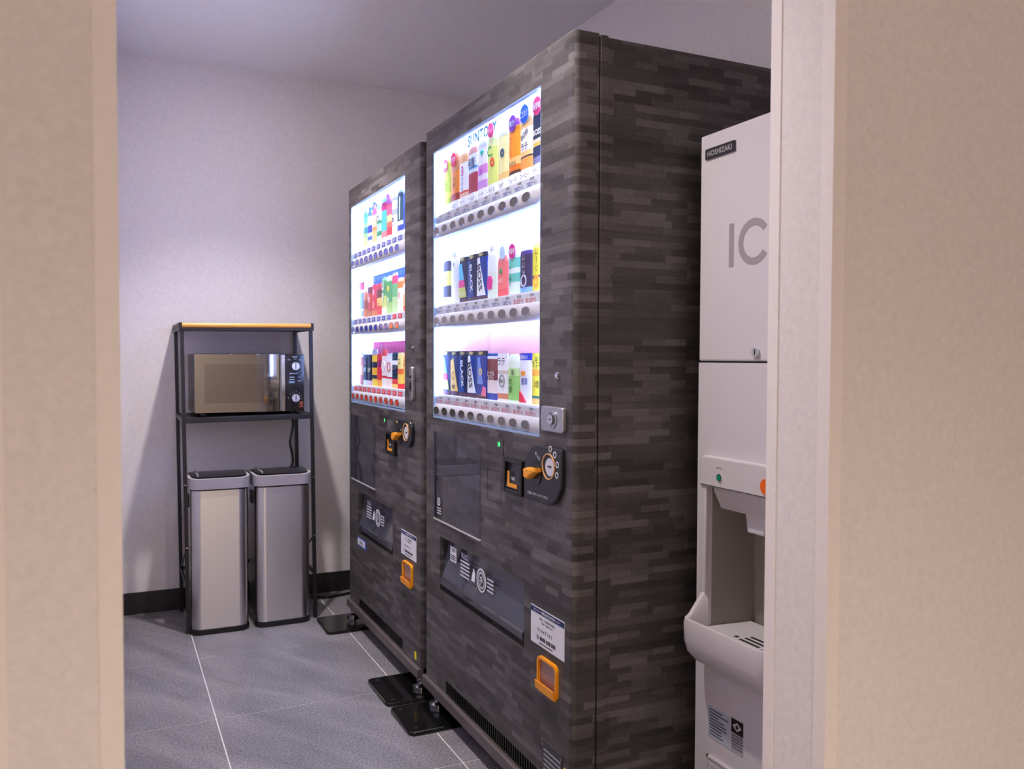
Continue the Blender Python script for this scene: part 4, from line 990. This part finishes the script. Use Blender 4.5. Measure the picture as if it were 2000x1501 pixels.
# ------------------------------------------------------------------ rack with microwave and bins
def rack():
    X0, X1, Y0_, Y1_, H = .286, .812, 3.742, 4.092, 1.293
    t = thing('wire_rack', 'black steel rack with gold front rail holding the microwave', 'rack', ((X0 + X1) / 2, (Y0_ + Y1_) / 2, 0), 0)
    t.rotation_euler = (0, math.radians(-.7), 0)
    hx, hy = (X1 - X0) / 2, (Y1_ - Y0_) / 2; w = .0075
    for sx in (-1, 1):
        for sy in (-1, 1):
            q = MB(); q.box(sx * hx - w, sx * hx + w, sy * hy - w, sy * hy + w, .002, H - .026, BLACKM, bev=.0015); q.build('post', t)
    q = MB(); q.box(-hx - .012, hx + .012, -hy - .002, hy + .029, H - .026, H - .006, BLACKM, bev=.001); q.box(-hx, hx, -hy - .013, -hy + .004, H - .030, H - .0215, BLACKM); q.build('top_shelf', t)
    for sx in (-1, 1):
        q = MB(); x0, x1 = sorted((sx * (hx + .012), sx * (hx - .001))); q.box(x0, x1, -hy - .014, hy + .029, H - .031, H + .001, BLACKM, bev=.002); q.build('end_cap', t)
    q = MB(); pr = [(-hy - .002, H - .0213), (-hy - .002, H - .001)] + [(-hy - .005 - .009 * math.sin(a), H - .0112 + .010 * math.cos(a)) for a in [PI * k / 8 for k in range(9)]]
    q.prism(pr, 'x', -hx + .001, hx - .001, mat('gold_wood_rail', (216, 152, 72), .28, noise=.05, nscale=15, stretch=(.3, 8, 8))); q.build('front_rail', t, label='gold coloured front rail')
    q = MB(); q.box(-hx - .006, hx + .006, hy - .004, hy + .004, H - .012, H - .002, BLACKM); q.build('rear_rail', t)
    # microwave shelf
    q = MB(); q.box(-hx, hx, -hy, hy, .893, .899, BLACKM); q.box(-hx - .004, hx + .004, -hy - .006, -hy + .006, .878, .900, BLACKM, bev=.002); q.box(-hx - .004, hx + .004, hy - .006, hy + .006, .878, .900, BLACKM, bev=.002)
    for sx in (-1, 1): q.box(sx * hx - .006, sx * hx + .006, -hy, hy, .878, .900, BLACKM, bev=.002)
    q.build('shelf', t)
    for sx in (-1, 1):
        q = MB(); q.box(sx * hx - .005, sx * hx + .005, -hy, hy, .190, .206, BLACKM, bev=.002); q.build('side_bar', t)
        q = MB(); q.tube([(sx * hx, -hy, .36), (sx * hx, hy, .20)], .004, BLACKM); q.build('side_brace', t)
        q = MB(); q.cyl((-hy - w - .003, .62), 'x', .006, sx * hx - .004, sx * hx + .004, BLACKM, n=12); q.cyl((-hy - w - .003, .36), 'x', .006, sx * hx - .004, sx * hx + .004, BLACKM, n=12); q.build('bolt', t)
    q = MB(); q.box(-hx, hx, hy - .004, hy + .004, .190, .206, BLACKM); q.build('rear_bar', t)
    for sx in (-1, 1):
        for sy in (-1, 1):
            q = MB(); q.cyl((sx * hx, sy * hy), 'z', .009, 0, .006, BLKPL, n=12); q.build('foot', t)
rack()

def microwave():
    x0, x1, y0, y1, z0, z1 = .322, .776, 3.785, 4.105, .9115, 1.163
    MW = mat('microwave_black', (26, 25, 30), .25, noise=.05)
    t = thing('microwave_oven', 'black microwave oven with mirrored door on the steel rack shelf', 'microwave', ((x0 + x1) / 2, (y0 + y1) / 2, .8993), 0)
    W, D, H = x1 - x0, y1 - y0, z1 - z0; b = z0 - .8993
    q = MB(); q.box(-W / 2, W / 2, -D / 2 + .022, D / 2, b, b + H, MW, bev=.003); q.build('body', t)
    xd = .670 - (x0 + x1) / 2; xh = .697 - (x0 + x1) / 2
    q = MB(); q.box(-W / 2, xd, -D / 2, -D / 2 + .021, b + .001, b + H - .001, mat('mirror_door', (138, 132, 126), .035, metal=.9), bev=.0015); door = q.build('door', t, label='mirrored dark glass door')
    q = MB(); q.box(-W / 2 + .040, -W / 2 + .283, -D / 2 - .0006, -D / 2 + .001, b + .042, b + H - .044, mat('door_window_mesh', (122, 114, 110), .06, metal=.9)); q.build('door_window', door)
    q = MB(); pr = [(xd + .001, -D / 2 + .012), (xd + .001, -D / 2 - .008), (xd + .006, -D / 2 - .016), (xh - .006, -D / 2 - .016), (xh - .001, -D / 2 - .008), (xh - .001, -D / 2 + .012)]
    q.prism(pr, 'z', b + .004, b + H - .004, CHROME); q.build('handle', door, label='chrome handle')
    q = MB(); q.box(xh, W / 2, -D / 2, -D / 2 + .021, b + .001, b + H - .001, mat('panel_gloss_black', (30, 28, 34), .10), bev=.0015); pn = q.build('control_panel', t)
    kx = .737 - (x0 + x1) / 2
    for z in (1.110, .971):
        q = MB(); zz = z - .8993
        q.cyl((kx, zz), 'y', .0205, -D / 2 - .010, -D / 2, BLKPL, n=28); q.cyl((kx, zz), 'y', .0165, -D / 2 - .019, -D / 2 - .010, mat('knob_face', (206, 210, 218), .3, metal=.7), n=28)
        q.box(kx - .0018, kx + .0018, -D / 2 - .0196, -D / 2 - .019, zz - .014, zz + .014, DARK)
        q.build('knob', pn)
    q = MB(); y = -D / 2 - .0004
    q.box(kx - .012, kx + .010, y - .0002, y, 1.148 - .8993, 1.153 - .8993, ink((190, 196, 214)))
    for dx, z, wd in ((-.026, 1.138, .010), (.0, 1.141, .014), (.026, 1.138, .016), (-.006, 1.078, .036), (-.012, 1.062, .022), (-.012, 1.052, .022), (.018, 1.046, .014), (.018, 1.062, .010), (-.028, .971, .003), (.010, 1.084, .004)):
        q.box(kx + dx - wd / 2, kx + dx + wd / 2, y - .0002, y, z - .0018 - .8993, z + .0018 - .8993, ink((170, 178, 200)))
    for k in range(7):
        an = math.radians(140 - k * 30); q.cyl((kx + .027 * math.cos(an), .971 - .8993 + .027 * math.sin(an)), 'y', .0014, y - .0002, y, ink((200, 205, 220)), n=8)
    q.box(kx - .026, kx - .002, y - .0002, y, 1.036 - .8993, 1.045 - .8993, ink((120, 150, 190)))
    for j in range(4): q.box(kx + .018, kx + .034, y - .0002, y, .930 + j * .007 - .8993, .933 + j * .007 - .8993, ink((200, 110, 80)))
    q.build('lettering', pn, smooth=False)
    q = MB()
    for j in range(9): q.box(-W / 2 - .0008, -W / 2 + .002, -D / 2 + .07, -D / 2 + .13, b + .022 + j * .009, b + .026 + j * .009, DARK)
    q.build('side_vent', t, smooth=False)
    for sx in (-1, 1):
        for sy in (-1, 1):
            q = MB(); q.cyl((sx * (W / 2 - .04), sy * (D / 2 - .05)), 'z', .012, 0, b + .001, BLKPL, n=14); q.build('foot', t)
microwave()

def bin_(cx, cy, rz, label):
    W, D, H = .234, .225, .645
    t = thing('trash_bin', label, 'trash bin', (cx, cy, 0), rz, 'steel trash bins under the rack')
    def rr(w, d, r):
        p = rrect(-w / 2, w / 2, -d / 2, d / 2, r, 8); out = []     # pin the flats just beside the rounded corners
        for i, a in enumerate(p):
            b_ = p[(i + 1) % len(p)]; L_ = math.dist(a, b_); out.append(a)
            if L_ > .03:
                for k in (.0015 / L_, 1 - .0015 / L_): out.append((a[0] + (b_[0] - a[0]) * k, a[1] + (b_[1] - a[1]) * k))
        return out
    q = MB(); q.prism(rr(W + .002, D + .002, .042), 'z', 0, .024, BLKPL, bev=.003); q.build('base', t)
    q = MB(); q.prism(rr(W - .004, D - .004, .040), 'z', .0235, .597, STEEL); q.build('body', t, angle=30)
    q = MB(); q.prism(rr(W - .006, D - .006, .040), 'z', .597, .605, BLKPL); q.build('gasket', t)
    o = rr(W + .012, D + .012, .046); i = rr(W - .012, D - .012, .036); n = len(o)
    q = MB()
    def ringv(p, z): return [(a, b_, z) for a, b_ in p]
    def bow(p): return [(a, b_, .645 + .012 * math.cos(PI * b_ / (D * 1.15)) * 1.0) for a, b_ in p]
    vs = ringv(o, .604) + bow(o) + bow(i) + [(a, b_, z - .012) for a, b_, z in bow(i)]
    fs = [(k * n + j, k * n + (j + 1) % n, (k + 1) * n + (j + 1) % n, (k + 1) * n + j) for k in range(3) for j in range(n)] + [tuple(range(n))[::-1]]
    q.add(vs, fs, mat('lid_grey', (160, 154, 158), .42, noise=.02)); lid = q.build('lid_rim', t, angle=40)
    # swing panel
    NX, NY = 2, 10; wv = W - .016; dv = D - .016; vs = []
    for a in range(NY + 1):
        yy = -dv / 2 + dv * a / NY
        rr_ = .030; edge = max(0, abs(yy) - (dv / 2 - rr_)); inset = rr_ - math.sqrt(max(0, rr_ ** 2 - edge ** 2))
        for s_ in (-1, 1): vs.append((s_ * (wv / 2 - inset), yy, .648 + .012 * math.cos(PI * yy / (D * 1.15)) + .0015))
    q = MB(); q.add(vs, [(2 * a, 2 * a + 1, 2 * a + 3, 2 * a + 2) for a in range(NY)], mat('bin_lid_black', (34, 33, 37), .3, noise=.05)); q.add([(x, y, z - .012) for x, y, z in vs], [(2 * a, 2 * a + 2, 2 * a + 3, 2 * a + 1) for a in range(NY)], BLKPL)
    q.build('lid_panel', lid, angle=50)
    q = MB(); q.box(-wv / 2 + .022, -wv / 2 + .0265, -dv / 2 + .012, dv / 2 - .012, .654, .6625, mat('lid_grey', (160, 154, 158))); q.build('lid_strip', lid)
    q = MB(); q.box(-W / 2 - .004, -W / 2 + .006, -.03, .03, .52, .575, BLKPL, bev=.004); q.build('side_handle', t)
    q = MB(); q.box(W / 2 - .006, W / 2 + .004, -.03, .03, .52, .575, BLKPL, bev=.004); q.build('side_handle', t)
    return t
bin_(.412, 3.803, math.radians(-1.0), 'brushed steel trash bin with black lid beneath the microwave door')
bin_(.667, 3.803, math.radians(1.0), 'brushed steel trash bin with black lid beneath the microwave knobs, nearer the vending machines')

# cords
pts = [(.735, 4.112, .96), (.765, 4.117, .90), (.790, 4.118, .84), (.783, 4.117, .78), (.777, 4.116, .74), (.786, 4.115, .69), (.788, 4.113, .645), (.772, 4.112, .60), (.770, 4.110, .45), (.78, 4.110, .2), (.80, 4.112, .03), (.83, 4.112, .008)]
def smooth_path(p, k=5):
    p = [Vector(a) for a in p]; out = []
    for i in range(len(p) - 1):
        a, b, c, d = p[max(i - 1, 0)], p[i], p[i + 1], p[min(i + 2, len(p) - 1)]
        for j in range(k):
            s_ = j / k; out.append(.5 * ((2 * b) + (c - a) * s_ + (2 * a - 5 * b + 4 * c - d) * s_ ** 2 + (3 * b - a - 3 * c + d) * s_ ** 3))
    return out + [p[-1]]
q = MB(); q.tube(smooth_path(pts), .005, BLKPL); q.build('power_cord', label='black power cord hanging behind the microwave rack', category='cord')
q = MB(); q.tube(smooth_path([(.86, 4.06, .0065), (.93, 4.02, .0065), (1.0, 4.03, .0065), (1.08, 4.05, .0065), (1.2, 4.03, .0065)]), .0062, BLKPL); q.build('floor_cable', label='black cable lying on the floor along the dark baseboard', category='cable')
